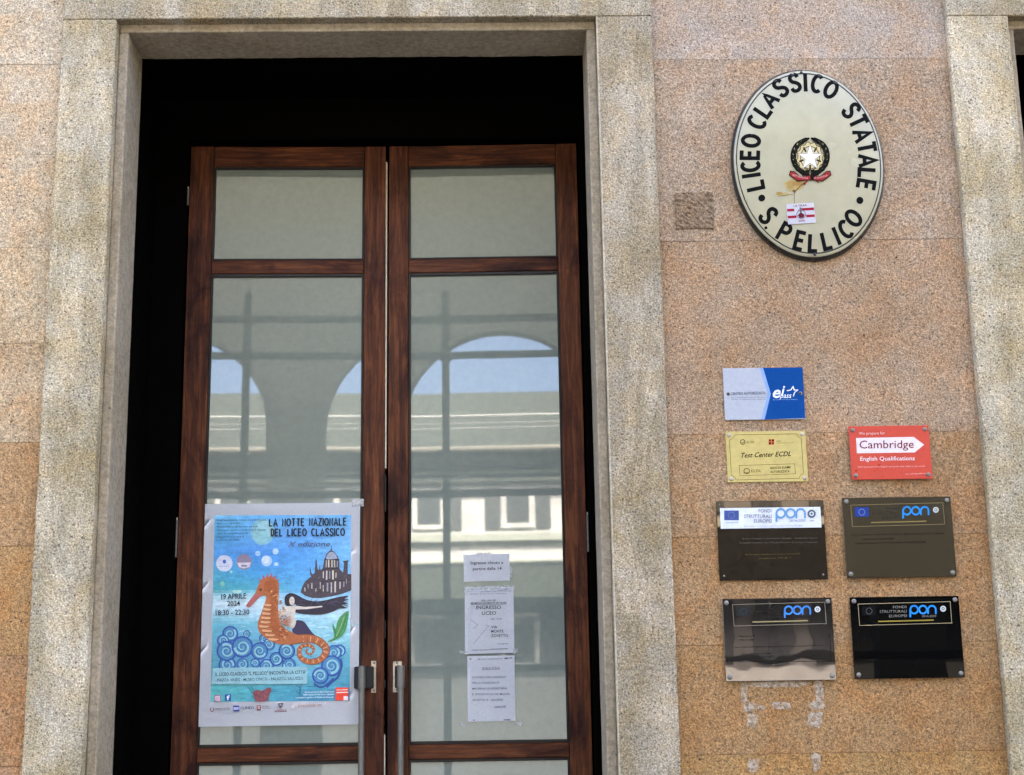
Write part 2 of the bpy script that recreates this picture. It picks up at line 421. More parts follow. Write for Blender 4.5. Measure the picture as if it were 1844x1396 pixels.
for i, (a, b) in enumerate(zip(courses, courses[1:])):
    c = lc.get(a, (.45, .29, .18)); c = (c[0]*.97, c[1]*.985, c[2]*.97)
    slab(-2.9, -1.757, a, b, c, jy=random.uniform(0, .0012))
    slab(-5.2, -2.9, a, b, c)
    slab(4.6, 7.0, a, b, rc.get(a, (.42, .28, .17)))
# repaired square set in the wall beside the oval sign
q0 = px_on(1215, 348, WY); q1 = px_on(1286, 412, WY)
bm = bmesh.new()
NX = 16
vs = [[bm.verts.new((q0.x+(q1.x-q0.x)*i/NX, WY-.006-.010*noise.noise(Vector((i*.9, j*.9, 3.1))), q0.z+(q1.z-q0.z)*j/NX)) for i in range(NX+1)] for j in range(NX+1)]
for j in range(NX):
    for i in range(NX): bm.faces.new((vs[j][i], vs[j][i+1], vs[j+1][i+1], vs[j+1][i]))
rim = [vs[0][i] for i in range(NX+1)]+[vs[j][NX] for j in range(1, NX+1)]+[vs[NX][i] for i in range(NX-1, -1, -1)]+[vs[j][0] for j in range(NX-1, 0, -1)]
bk = [bm.verts.new((v.co.x, WY+.01, v.co.z)) for v in rim]
for k in range(len(rim)): bm.faces.new((rim[k], bk[k], bk[(k+1) % len(rim)], rim[(k+1) % len(rim)]))
bmesh.ops.recalc_face_normals(bm, faces=bm.faces)
o = obj('mortar_patch', bm, M_wall, school); o.color = (.27, .205, .145, 1); o['label'] = 'rough darker square of mortar let into the wall'
# joint lines round the patch
# unseen upper storeys and body behind, height set to shade street and arcade
obj('upper_wall', nb(-60, 60, .06, 14, 5.16, 18.2), M_upper, school)
obj('side_wall', nb(-60, -5.2, .06, 14, 0, 5.158), M_upper, school); obj('side_wall', nb(7.0, 60, .06, 14, 0, 5.158), M_upper, school)
obj('back_wall', nb(-5.198, 6.998, 3.0, 14, 0, 5.158), M_upper, school)
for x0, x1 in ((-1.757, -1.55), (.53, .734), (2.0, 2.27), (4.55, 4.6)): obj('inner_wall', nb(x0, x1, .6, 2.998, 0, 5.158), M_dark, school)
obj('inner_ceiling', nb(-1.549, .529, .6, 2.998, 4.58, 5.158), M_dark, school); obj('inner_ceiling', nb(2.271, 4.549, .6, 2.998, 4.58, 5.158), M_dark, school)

# ---- glue marks under the plates
def blob(bm, cx, cy, rx, ry, seed, n=40, amp=.30):
    vs = []
    for k in range(n):
        a = 2*math.pi*k/n
        # superellipse for strip like marks
        ca, sa = math.cos(a), math.sin(a)
        r = 1/((abs(ca)**4+abs(sa)**4)**.25)
        r *= 1+amp*noise.noise(Vector((ca*1.9+seed, sa*1.9, seed*.7)))+.30*noise.noise(Vector((ca*6+seed, sa*6, seed)))
        p = px_on(cx+rx*r*ca, cy-ry*r*sa, WY-.0016)
        vs.append(bm.verts.new(p))
    f = bm.faces.new(vs); f.normal_update()
    if f.normal.y > 0: f.normal_flip()
def residue_mat():
    m, t, b, o = newmat('glue_residue'); P = pos(t)
    t.links.new(mix(t, (.36, .27, .18), (.50, .41, .31), ramp(t, noise_n(t, P, 90, 4, .7), [(.35, 0.0), (.6, 1.0)])), b.inputs['Base Color'])
    b.inputs['Roughness'].default_value = .9
    tr = N(t, 'ShaderNodeBsdfTransparent'); ms = N(t, 'ShaderNodeMixShader')
    t.links.new(ramp(t, noise_n(t, P, 70, 5, .8), [(.34, 0.0), (.58, .9)]), ms.inputs[0])
    t.links.new(tr.outputs[0], ms.inputs[1]); t.links.new(b.outputs[0], ms.inputs[2]); t.links.new(ms.outputs[0], o.inputs[0])
    bump(t, b, noise_n(t, P, 140, 4, .7), .5, .004)
    return m
M_res = residue_mat()
for i, (cx, cy, rx, ry) in enumerate([(1405, 1232, 50, 5.5), (1340, 1246, 5.5, 18), (1476, 1248, 7, 24), (1349, 1274, 11, 8), (1407, 1271, 17, 6), (1470, 1270, 13, 8), (1370, 1274, 8, 4),
                                      (1354, 1298, 9, 12), (1467, 1296, 13, 14), (1357, 1379, 11, 12), (1470, 1372, 8, 15)]):
    bm = bmesh.new(); blob(bm, cx, cy, rx, ry, i*1.7+.3); obj('glue_mark', bm, M_res, school)

# ---- stone door surround
def jamb_face(bm, x0, x1, z0, z1, y0=0, y1=.34, bev=.004, cuts=40, amp=.0022, seed=0):
    """upright stone with slightly uneven arrises"""
    box(bm, x0, x1, y0, y1, z0, z1, bev)
    n = max(1, int((z1-z0)/.04)); 
    es = [e for e in bm.edges if abs(e.verts[0].co.z-e.verts[1].co.z) > (z1-z0)*.8]
    bmesh.ops.subdivide_edges(bm, edges=es, cuts=n, use_grid_fill=True)
    for v in bm.verts:
        k = noise.noise(Vector((v.co.x*3+seed, v.co.y*3, v.co.z*9)))+.5*noise.noise(Vector((v.co.x*5+seed, 1, v.co.z*31)))
        if v.co.y < y0+.02: v.co.y += amp*.6*k
        if v.co.z < z1-.01: v.co.x += amp*k
def surround(name, label, xo0, xi0, xi1, xo1, ztop, zlt, group=None, seed=0):
    """xo outer, xi inner edges of the flat face; the step, fillet and reveal lie inside"""
    s = empty(name, ((xi0+xi1)/2, 0, 0), label, 'door surround')
    for a, b, k in ((xo0, xi0, -1), (xi1, xo1, 1)):
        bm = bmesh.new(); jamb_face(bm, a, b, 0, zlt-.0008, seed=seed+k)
        o = obj('jamb', bm, M_jamb, s); o.color = (.435, .40, .31, 1) if k < 0 else (.365, .33, .262, 1)  # left jamb paler than right: stronger light on the left put into the tint
        if k < 0: x0, x1 = b-.0005, b+.04
        else: x0, x1 = a-.04, a+.0005
        bm = nb(x0, x1, .056, .32, 0, zlt-.034, .006, seg=2)
        bmesh.ops.subdivide_edges(bm, edges=[e for e in bm.edges if abs(e.verts[0].co.z-e.verts[1].co.z) > 3], cuts=70)
        for v in bm.verts:
            v.co.x += .0012*noise.noise(Vector((seed+k, v.co.y*4, v.co.z*14)))
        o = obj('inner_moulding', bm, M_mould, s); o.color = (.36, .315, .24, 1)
    bm = nb(xo0, xo1, .0, .34, zlt, ztop, .004)
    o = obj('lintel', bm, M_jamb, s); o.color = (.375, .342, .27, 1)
    bm = nb(xi0-.0, xi1+.0, .056, .32, zlt-.0345, zlt+.02, .006, seg=2)
    bmesh.ops.subdivide_edges(bm, edges=[e for e in bm.edges if abs(e.verts[0].co.x-e.verts[1].co.x) > 1], cuts=60)
    for v in bm.verts: v.co.z += .0025*noise.noise(Vector((v.co.x*6, v.co.y*4, 7.7)))+(.003*noise.noise(Vector((v.co.x*22, 3, 1))) if v.co.y > .27 else 0)
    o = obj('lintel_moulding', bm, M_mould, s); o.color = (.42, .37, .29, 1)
    return s
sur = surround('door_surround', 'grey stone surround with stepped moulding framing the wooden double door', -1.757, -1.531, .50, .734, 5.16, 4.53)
bm = nb(.4985, .5045, -.0016, .02, 0, 4.528, .001)
o = obj('arris_pale_line', bm, M_mould, sur); o.color = (.50, .46, .37, 1)  # paler strip: the bright line along this edge put into its colour
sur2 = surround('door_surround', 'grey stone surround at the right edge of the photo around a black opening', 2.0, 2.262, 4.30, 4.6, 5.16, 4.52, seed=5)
bm = nb(2.262+.04, 4.26, .30, .345, 0, 4.48)
dp = empty('dark_door', (3.28, .32, 0), 'unseen door filled in near black in the dark opening at the far right edge', 'door')  # no door visible here: near-black panels added where the opening is dark
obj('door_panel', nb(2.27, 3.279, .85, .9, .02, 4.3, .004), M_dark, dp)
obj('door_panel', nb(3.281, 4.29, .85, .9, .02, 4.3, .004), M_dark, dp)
bm.free()

# ---- dark wooden door frame in the depth of the wall
DY = .90
fr = empty('door_frame', (-.46, DY, 0), 'near black timber frame and linings deep behind the stone surround', 'door frame')
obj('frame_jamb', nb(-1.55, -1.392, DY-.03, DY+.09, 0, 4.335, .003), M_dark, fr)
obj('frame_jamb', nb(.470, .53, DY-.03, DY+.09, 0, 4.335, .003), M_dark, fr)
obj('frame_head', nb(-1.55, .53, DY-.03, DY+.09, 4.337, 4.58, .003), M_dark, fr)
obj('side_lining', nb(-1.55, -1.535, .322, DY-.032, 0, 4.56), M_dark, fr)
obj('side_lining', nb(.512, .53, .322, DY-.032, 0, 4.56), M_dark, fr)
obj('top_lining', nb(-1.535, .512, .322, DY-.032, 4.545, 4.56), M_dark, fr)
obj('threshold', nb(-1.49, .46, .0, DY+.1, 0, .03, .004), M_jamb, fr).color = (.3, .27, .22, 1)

# ---- the two leaves
TH = R(1.3)
def local_box(bm, f, u0, u1, v0, v1, w0, w1, bev=.0):
    return box(bm, u0, u1, v0, v1, w0, w1, bev)
def make_leaf(side):
    if side < 0:
        hx = -1.384; fr_ = Frame((hx, DY, 0), (math.cos(TH), math.sin(TH), 0))
        lab = 'left leaf of the wooden glazed door, the one with the large poster'
        g0, g1, us = .116, .826, .930
    else:
        hx = .462; ux = (math.cos(TH), -math.sin(TH), 0)
        o_ = Vector((hx, DY, 0)) - Vector(ux)*.905
        fr_ = Frame(o_, ux)
        lab = 'right leaf of the wooden glazed door, the one with three paper notices'
        g0, g1, us = .100, .802, .905
    leaf = empty('door_leaf', fr_.m, lab, 'door')
    VR = [(4.216, 4.318), (3.682, 3.748), (1.452, 1.514), (.62, .70), (.05, .26)]
    for a, b, nm in ((0, g0-.003, 'hinge'), (g1+.003, us, 'meeting')) if side < 0 else ((g1+.003, us, 'hinge'), (0.004, g0-.003, 'meeting')):
        bm = bmesh.new(); box(bm, a, b, .05, 4.318, -.045, 0, .0035, seg=2)
        o = obj('stile', bm, M_wood_v, leaf, world=False)
    for i, (a, b) in enumerate(VR):
        bm = bmesh.new(); box(bm, g0-.0025, g1+.0025, a, b, -.042, -.003, .003)
        obj('rail', bm, M_wood_h, leaf, world=False)
    panes = [(3.756, 4.204), (1.528, 3.668), (.715, 1.440), (.28, .605)]
    for i, (a, b) in enumerate(panes[:3]):
        bm = bmesh.new(); box(bm, g0-.002, g1+.002, a-.006, b+.006, -.024, -.018)
        obj('glass_pane', bm, M_glass, leaf, world=False)
        bm = bmesh.new()                                # glazing beads
        lo = {0: 3.7485, 1: 1.5145, 2: .7005}[i]; hi = {0: 4.2155, 1: 3.6815, 2: 1.4515}[i]
        bm.free()
        for q in ((g0-.0025, g0+.007, lo, hi), (g1-.007, g1+.0025, lo, hi), (g0+.0072, g1-.0072, lo, a+.001), (g0+.0072, g1-.0072, b-.001, hi)):
            bm = bmesh.new(); box(bm, *q, -.017, -.006, .0015); obj('glazing_bead', bm, M_bead, leaf, world=False)
    bm = bmesh.new(); box(bm, g0-.002, g1+.002, .262, .618, -.034, -.014, .004)
    obj('bottom_panel', bm, M_wood_v, leaf, world=False)
    # hinges
    hu = -.006 if side < 0 else us+.006
    for z0, z1 in (((2.352, 2.52), (4.02, 4.10), (.5, .66)) if side < 0 else ((2.352, 2.52), (.5, .66))):
        bm = bmesh.new(); tube(bm, (hu, z0, .004), (hu, z1, .004), .0062, 10)
        h = obj('hinge', bm, M_oldsteel, leaf, world=False)
        bm = bmesh.new(); tube(bm, (hu, z1+.001, .004), (hu, z1+.011, .004), .0035, 8); obj('hinge_pin', bm, M_steel, h, world=False)
    # handle: strap plate, black stand-off block, vertical tube
    if side < 0: u_t, u_a, u_b, pu = .835, .800, .885, .893
    else: u_t, u_a, u_b, pu = .068, .040, .080, .030
    zt = px_on(660, 1200, DY-.05).z; zb = zt-.095
    bm = bmesh.new()
    if side < 0: box(bm, u_b-.012, u_b+.010, zb-.018, zt+.026, .0005, .004, .001)
    else: box(bm, u_a-.012, u_a+.028, zb-.018, zt+.022, .0005, .004, .001)
    h = obj('pull_handle', bm, M_steel, leaf, world=False)
    for sv in (zt+.016, zb-.009):
        bm = bmesh.new(); dome(bm, ((u_b+.001 if side < 0 else u_a+.006), sv, .004), .0055, .003, 10)
        obj('screw', bm, M_alu, h, world=False)
    bm = bmesh.new(); box(bm, u_a, u_b, zb, zt, .0045, .045, .003); obj('standoff_block', bm, M_blackmetal, h, world=False)
    bm = bmesh.new(); tube(bm, (u_t, zt+.002, .062), (u_t, zb, .062), .017 if side < 0 else .018, 20); obj('collar', bm, M_alu, h, world=False, smooth=False)
    bm = bmesh.new(); tube(bm, (u_t, zb+.01, .062), (u_t, .75, .062), .0138, 20, cap=True); obj('grip_tube', bm, M_alu, h, world=False)
    return leaf, fr_
leafL, FL = make_leaf(-1)
leafR, FR = make_leaf(1)
# narrow cream strip standing in the seam between the leaves
bm = bmesh.new(); box(bm, .9305, .9375, 2.75, 4.24, -.035, -.004, .001)
o = obj('seam_strip', bm, M_cream, leafL, world=False); o['label'] = 'narrow cream strip in the seam between the leaves'
bm = bmesh.new(); box(bm, .9305, .936, .1, 1.56, -.035, -.004, .001); obj('seam_strip', bm, M_cream, leafL, world=False)
for z0, z1 in ((2.55, 2.72), (1.98, 2.06), (1.76, 1.80)):
    bm = bmesh.new(); box(bm, .9305, .9365, z0, z1, -.03, -.005, .0005); obj('lock_face', bm, M_bead, leafL, world=False)

# ================================================================== PLATES AND SIGNS ON THE WALL
def plate(name, label, cat, x0, x1, z0, z1, thick, mat, screws, color=None, gap=.0, bev=.0012, tilt=0):
    """flat plate with its screws; returns root and the frame of its front face"""
    root = empty(name, Matrix.Translation(((x0+x1)/2, WY-gap, z0)), label, cat)
    yf = WY-gap-thick
    F = Frame((x0, yf, z0), (1, 0, 0))
    root.matrix_world = F.m; MW[root.name] = F.m.copy()
    W_, H_ = x1-x0, z1-z0
    bm = bmesh.new(); box(bm, 0, W_, 0, H_, -thick, 0, bev)
    o = obj('panel', bm, mat, root, world=False, color=color)
    for (u, v, r, h, m) in screws:
        bm = bmesh.new(); dome(bm, (0, 0, 0), r, h); obj('screw', bm, m, root, world=False, smooth=True, origin=None).location = (u, v, .0002)
        if gap:
            bm = bmesh.new(); tube(bm, (u, v, -thick-gap), (u, v, -thick-.0002), r*.7, 10); obj('spacer', bm, M_steel, root, world=False)
    return root, F
def corners(W_, H_, i, r, h, m): return [(i, i, r, h, m), (W_-i, i, r, h, m), (i, H_-i, r, h, m), (W_-i, H_-i, r, h, m)]

# 1 blue and white plate
rt, F = plate('wall_plate', 'white and blue plate with a star logo, topmost of the rectangular plates', 'plate', .972, 1.297, 2.777, 2.991, .004, M_panel, [], '#9a9ea6', gap=.004)
A = Art(F)
B1, B2 = '#8fb0dd', '#084890'
A.poly([(1374, 662.5), (1445, 661.5), (1450, 753), (1377, 755.5), (1388, 709)], B2)
A.poly([(1368, 662.6), (1374, 662.5), (1388, 709), (1377, 755.5), (1371, 755.7), (1382.5, 709)], B1)
A.build('blue_field', M_print, rt)
A = Art(F, .0012)
A.text('CENTRO AUTORIZZATO', (1316, 711.5), (1378, 710), 4.6, '#27324e', .012)
A.text('per l\'ottenimento delle certificazioni', (1317, 717), (1379, 716), 1.6, '#4a5878', .03); A.text('delle competenze digitali', (1317, 720.5), (1378, 719.6), 1.4, '#4a5878', .03)
A.text('e', (1391.5, 717), (1405.5, 717), 22, '#eef6ff', .028, .25)
A.text('i', (1406.5, 713), (1413.5, 713), 19, '#eef6ff', .028, .25)
A.text('pass', (1404, 717), (1425, 717), 9.5, '#eef6ff', .02, .25)
A.stroke([(1417, 704), (1424, 702.5), (1428, 696.5), (1430.2, 702.8), (1436.5, 702.6), (1430.5, 707.2), (1428.6, 714)], 1.7, '#eef6ff')
A.text('European informatics passport', (1392, 721), (1436, 720), 1.7, '#8fc0ff', .02)
A.build('lettering', M_print, rt)
for q, c in (((1311.5, 709.5), '#1b1b1b'), ((1441.5, 708.5), '#101a30')):
    u, v = F.uv(*q); bm = bmesh.new(); dome(bm, (u, v, .0002), .0075, .0028); r_ = obj('screw', bm, M_alu, rt, world=False, smooth=True)
    bm = bmesh.new(); dome(bm, (u-.0015, v-.0008, .0024), .0046, .0012); obj('screw_head', bm, M_blackmetal, r_, world=False, smooth=True)

# 2 brass plate
rt, F = plate('wall_plate', 'pale yellow brass plate reading Test Center, under the blue and white plate', 'plate', .9715, 1.2945, 2.524, 2.7305, .002, M_brass, corners(.323, .2065, .0145, .0085, .003, M_steel), gap=.0015)
A = Art(F, .0005)
c = '#6a5c2c'
A.stroke([(1324, 783.3), (1435, 781.5), (1437.5, 787), (1443, 789.5), (1446.8, 853), (1441, 856), (1439.5, 861.5), (1325.5, 864.6), (1323, 859), (1317, 856.5), (1313.5, 793), (1319.5, 789.5)], .8, c, closed=True)
A.stroke([(1331, 838.5), (1431, 835.5), (1432.7, 853.5), (1332.5, 857)], .7, c, closed=True)
A.text('ECDL', (1345, 798.5), (1359, 798.1), 4, c, .01); A.stroke(arc(1337.5, 796.2, 4.2, 4.2, 0, 360, 20), 1.3, c)
A.stroke([(1335, 797), (1337.5, 798.5), (1340, 795)], 1, c)
for dx, dy, k in ((0, 0, '#b5321e'), (5.3, 0, '#8c1f14'), (0, 5.2, '#8c1f14'), (5.3, 5.2, '#b5321e')):
    A.rect(1384.2+dx, 791.2+dy, 1388.7+dx, 795.6+dy, k)
A.text('AICA', (1398, 796.2), (1406, 796), 3, c, .01); A.text('Associazione Italiana per l\'Informatica', (1398, 799), (1430, 798), 1.7, c, .02)
A.text('Test Center ECDL', (1335, 824.5), (1424.5, 821.5), 8.6, '#2a2410', .012, .35)
A.text('ECDL', (1353, 851), (1371, 850.5), 5, c, .012); A.stroke(arc(1344.5, 848.5, 5, 4.6, 0, 360, 20), 1.3, c); A.stroke([(1339, 852), (1350, 851.6)], 1.1, c)
A.text('SEDE DI ESAME', (1387, 845), (1424, 843.5), 4, '#3a3114', .014); A.text('AUTORIZZATA', (1387, 852), (1422, 850.8), 4, '#3a3114', .014)
A.build('engraving', M_print, rt)

# 3 red acrylic plate
rt, F = plate('wall_plate', 'bright red plate with a white arrow banner, alone on the right of the yellow one', 'plate', 1.466, 1.790, 2.5265, 2.744, .005, M_panel, corners(.324, .2175, .0165, .0085, .006, M_alu), '#b02e14', gap=.012)
A = Art(F, .0006)
A.poly([(1541.5, 789), (1645, 787), (1664, 801), (1647, 815), (1543, 816.5)], '#efe2e2')
A.build('white_arrow', M_print, rt)
A = Art(F, .0012)
A.text('We prepare for', (1546.5, 783.2), (1593.5, 782.4), 5.0, '#f4c7bc', .008)
A.text('Cambridge', (1547.5, 808), (1645.5, 807), 14.2, '#7b1c22', .004)
A.text('English Qualifications', (1549, 830), (1647, 829), 7.2, '#fbe9e6', .012)
A.text('Helping people learn English and prove their skills to the world', (1545, 842.5), (1665, 841), 3.0, '#f2b3a8', .016)
A.text('www.cambridgeenglish.org', (1630, 855), (1667, 853.7), 2.6, '#f2b3a8', .016)
A.build('lettering', M_print, rt)

# 4..7 dark plates of the european funds
def eu_flag(A, x0, y0, x1, y1, col, star):
    A.poly([(x0, y0), (x1, y0-.4), (x1+.8, y1-.5), (x0+.8, y1)], col)
    cx, cy, r = (x0+x1)/2+.4, (y0+y1)/2, (y1-y0)*.32
    for k in range(12): A.ell(cx+r*math.cos(k*math.pi/6), cy+r*math.sin(k*math.pi/6), .8, .8, star, 5)
def pon(A, x, y, s, col, sub, t=.19):
    """lower case pon in round strokes: x left, y baseline, s letter height"""
    r = s*.42
    c1 = x+r+.5; A.stroke(arc(c1, y-r, r, r, 0, 360, 20), s*t, col); A.stroke([(c1-r, y-r), (c1-r, y+s*.42)], s*t, col)
    c2 = c1+2*r+s*.12; A.stroke(arc(c2, y-r, r, r, 0, 360, 20), s*t, col); A.ell(c2, y-2*r-s*.05, s*.05, s*.05, col, 8)
    c3 = c2+2*r+s*.14
    A.stroke([(c3-r, y+s*.05), (c3-r, y-r)]+arc(c3, y-r, r, r, 180, 360, 10)[1:]+[(c3+r, y+s*.05)], s*t, col)
    if sub: A.text('2014-2020', (c2-r*.3, y+s*.40), (c3+r*1.1, y+s*.38), s*.22, sub, .012)
def ring_emblem(A, cx, cy, r, col, inner):
    pts = []
    for k in range(24):
        a = 2*math.pi*k/24; rr = r*(1 if k % 2 else .88); pts.append((cx+rr*math.cos(a), cy+rr*math.sin(a)))
    A.poly(pts, col); A.ell(cx, cy, r*.52, r*.52, inner, 14)
    A.poly([(cx+r*.45*(1 if k % 2 == 0 else .42)*math.sin(math.pi*k/5), cy-r*.45*(1 if k % 2 == 0 else .42)*math.cos(math.pi*k/5)) for k in range(10)], col)

# upper left: with the white strip
rt, F = plate('wall_plate', 'glossy black plate with a white header strip, in the upper row of dark plates', 'plate', .921, 1.348, 2.134, 2.448, .004, M_plate, [(.018, .018, .0042, .002, M_alu), (.409, .018, .0042, .002, M_alu), (.012, .300, .003, .002, M_alu)], gap=.005)
bm = bmesh.new(); a = F.uv(1298, 951.5); b = F.uv(1477, 913); box(bm, a[0], b[0], a[1]-.002, b[1], .0003, .0009)
hs = obj('header_strip', bm, M_panel, rt, world=False, color='#c2c6ce')
A = Art(F, .0014)
A.rect(1304, 919.5, 1330.5, 937, '#4a5b96')
for k in range(12): A.ell(1317.2+5.5*math.cos(k*math.pi/6), 928.2+5.5*math.sin(k*math.pi/6), .8, .8, '#8c9ac6', 5)
A.text('UNIONE EUROPEA', (1307, 942.5), (1329.5, 941.8), 1.8, '#4a5878', .02)
for tx, x0, x1, y in (('FONDI', 1366, 1389, 923.5), ('STRUTTURALI', 1339.5, 1389, 933.4), ('EUROPEI', 1357.5, 1389.6, 941.8)): A.text(tx, (x0, y), (x1, y-.3), 6.4, '#4d5560', .0)
pon(A, 1397.5, 932.5, 18.5, '#6f9fcc', '#6d7c92')
A.text('Per la Scuola - Competenze e ambienti per l\'apprendimento (FSE-FESR)', (1340, 949), (1445, 947.5), 2.2, '#97a2b4', .012)
ring_emblem(A, 1461.3, 925.5, 8, '#5f666e', '#e6eaf0'); A.stroke([(1458, 938.5), (1466, 938)], 1, '#5f666e')
A.build('lettering', M_print, rt)
A = Art(F, .0006)
for tx, x0, x1, y in (('Liceo Classico e Scientifico Statale - Ambienti digitali', 1338, 1472, 971.5), ('Progetto finanziato con il Fondo Europeo di Sviluppo Regionale', 1332, 1472, 979)):
    A.text(tx, (x0, y), (x1, y-1.5), 2.6, '#5d584e', .014)
for tx, x0, x1, y in (('Realizzazione ampliamento rete LAN WLAN', 1342, 1440, 1000), ('Azione 10.8.1', 1366, 1424, 1007)):
    A.text(tx, (x0, y), (x1, y-1.2), 2.4, '#6b5a2c', .014)
A.build('engraving', M_print, rt)

def dark_plate(label, x0, x1, z0, z1, mat, ox, oy, flagc, starc, ponc, framec, linec, emb, dark_lines, scr, fu=True):
    rt, F = plate('wall_plate', label, 'plate', x0, x1, z0, z1, .004, mat, corners(x1-x0, z1-z0, .0155, .0095, .007, M_alu) if scr else [], gap=.012)
    A = Art(F, .0006)
    # header frame and marks are given relative to the lower right plate
    def T(x, y): return (x+ox, y+oy)
    A.stroke([T(1545, 1088), T(1711, 1083.5), T(1714, 1122), T(1548, 1126.5)], 1.0, framec, closed=True)
    x, y = T(1552, 1092); eu_flag(A, x, y, x+25, y+17, flagc, starc)
    for tx, xa, xb, yy in (('FONDI', 1608, 1632, 1096), ('STRUTTURALI', 1584, 1632.5, 1104), ('EUROPEI', 1601, 1633, 1112)):
        A.text(tx, T(xa, yy), T(xb, yy-.8), 4.6, linec, 0)
    x, y = T(1638.5, 1105); pon(A, x, y, 16.5, ponc, linec)
    A.stroke([T(1581, 1119.3), T(1640, 1118), T(1681, 1116.8)], 2.3, emb[1])
    x, y = T(1698, 1096.5); ring_emblem(A, x, y, 5.6, emb[0], '#1a1a18')
    A.build('lettering', M_print, rt)
    A = Art(F, .0006)
    for tx, xa, xb, yy, h in dark_lines:
        A.text(tx, T(xa, yy), T(xb, yy-(xb-xa)*.02), h, emb[2], .014)
    A.build('engraving', M_print, rt)
    return rt, F
lines1 = [('Liceo Classico e Scientifico S. Pellico - Realizzazione ambienti digitali', 1547, 1712, 1143, 3.0), ('e laboratori multimediali', 1566, 1622, 1150.5, 3.0), ('Progetto cofinanziato dal Fondo Europeo di Sviluppo Regionale', 1553, 1680, 1158, 3.0)]
dark_plate('brownish black matt plate with blue flag square, right of the white strip plate', 1.4215, 1.8555, 2.1365, 2.4545, M_plate2, -13, -178, '#27418f', '#c4cbe0', '#2f93e0', '#8b7a55', '#3c3a34', ('#cfd3cc', '#8b7a4a', '#0c0b09'), lines1, True)
lines3 = [('Progetto finanziato dal', 1556, 1585, 1146, 2.6), ('FESR', 1558, 1584, 1153, 2.6), ('Piano Operativo Nazionale istruzione 2014-2020 realizzazione di laboratori', 1548, 1712, 1166, 2.8), ('Liceo S. Pellico Saluzzo', 1562, 1616, 1178, 2.8), ('Azione 10.8.1.B1', 1579, 1615, 1184.5, 2.8)]
rt, F = dark_plate('smoky reflective plate with faint engraving, above the pale glue streaks', .926, 1.355, 1.745, 2.062, M_plate_smoky, -226, 1, '#2e2f2e', '#565650', '#4a8fe0', '#8d8672', '#2a2925', ('#dfe3e2', '#a09468', '#1b1a18'), lines3, True)
A = Art(F, .0005); A.stroke([(1318, 1192), (1497.5, 1191), (1494, 1140)], .8, '#131210'); A.build('engraved_line', M_print, rt)
rt, F = dark_plate('jet black mirror like plate, lowest on the right of the group', 1.4265, 1.856, 1.747, 2.0615, M_plate_black, 0, 0, '#090909', '#8a8a86', '#2f93e8', '#b2a27c', '#8f8a80', ('#d6dad2', '#a08c3c', '#050505'), [], True)
A = Art(F, .0005); A.stroke([(1543.5, 1142), (1546.5, 1191.5), (1579, 1191.5)], .8, '#050505'); A.build('engraved_line', M_print, rt)

# ---- the oval enamel sign
OC = (px_on(1457.5, 122, WY-.03)+px_on(1463, 467, WY-.03))/2
pL = px_on(1318, 285, WY-.03); pR = px_on(1594, 300, WY-.03)
oa, ob = (pR.x-pL.x)/2, (px_on(1457, 123, WY-.03).z-px_on(1466, 467, WY-.03).z)/2
OC = Vector(((pL.x+pR.x)/2, WY-.03, (px_on(1457, 123, WY-.03).z+px_on(1466, 467, WY-.03).z)/2))
F = Frame(OC, (1, 0, 0))
rt = empty('oval_sign', F.m, 'large cream oval enamel sign with black lettering round a state emblem', 'sign')
def oval_ring(r, n=72): return [(oa*r*math.cos(2*math.pi*k/n), ob*r*math.sin(2*math.pi*k/n)) for k in range(n)]
bm = bmesh.new(); rings = []
for s_, w_ in ((1, -.028), (1, -.020), (.985, -.006), (.955, -.0), (.7, .006), (.4, .0085), (.15, .0095)):
    rings.append([bm.verts.new((x, y, w_)) for x, y in oval_ring(s_)])
for a, b in zip(rings, rings[1:]):
    for k in range(72): bm.faces.new((a[k], a[(k+1) % 72], b[(k+1) % 72], b[k]))
bm.faces.new(rings[-1]); bmesh.ops.recalc_face_normals(bm, faces=bm.faces)
o = obj('enamel_plate', bm, M_enamel, rt, world=False, smooth=True)
def dome_w(x, y):
    q = math.hypot(x/oa, y/ob)
    tb = ((0, .0095), (.15, .0095), (.4, .0085), (.7, .006), (.955, .0), (.985, -.006), (1.0, -.020))
    for (a, wa), (b, wb) in zip(tb, tb[1:]):
        if q <= b: return wa+(wb-wa)*(q-a)/(b-a)
    return -.028
class OvalArt(Art):
    def build(s, name, mat, parent):
        s.V = [(x, y, dome_w(x, y)+w_) for x, y, w_ in s.V]
        return super().build(name, mat, parent)
# rim bands
def band(name, r0, r1, mat, dz=.0007):
    bm = bmesh.new()
    rs = [r0]+[q for q in (.955, .985) if r0 < q < r1]+[r1]
    rg = [[bm.verts.new((x, y, dome_w(x, y)+dz)) for x, y in oval_ring(q)] for q in rs]
    for a, b in zip(rg, rg[1:]):
        for k in range(72): bm.faces.new((a[k], b[k], b[(k+1) % 72], a[(k+1) % 72]))
    for f in bm.faces:
        f.normal_update()
        if f.normal.z < 0: f.normal_flip()
    return obj(name, bm, mat, rt, world=False)
band('rim_line', .976, .9995, M_enamel_black, .0014); band('rim_line', .934, .949, M_enamel_black)
bm = bmesh.new(); rr = [[bm.verts.new((x, y, w_)) for x, y in oval_ring(s_)] for s_, w_ in ((1.0, -.0195), (1.006, -.021), (1.006, -.028), (.99, -.030))]
for a, b in zip(rr, rr[1:]):
    for k in range(72): bm.faces.new((a[k], a[(k+1) % 72], b[(k+1) % 72], b[k]))
bmesh.ops.recalc_face_normals(bm, faces=bm.faces); obj('black_edge', bm, M_enamel_black, rt, world=False, smooth=True)
def o2(x, y): return (1300+x/3.578, 100+y/3.578)
A = OvalArt(F, .0008, .00004)
BK = '#0b0b0b'
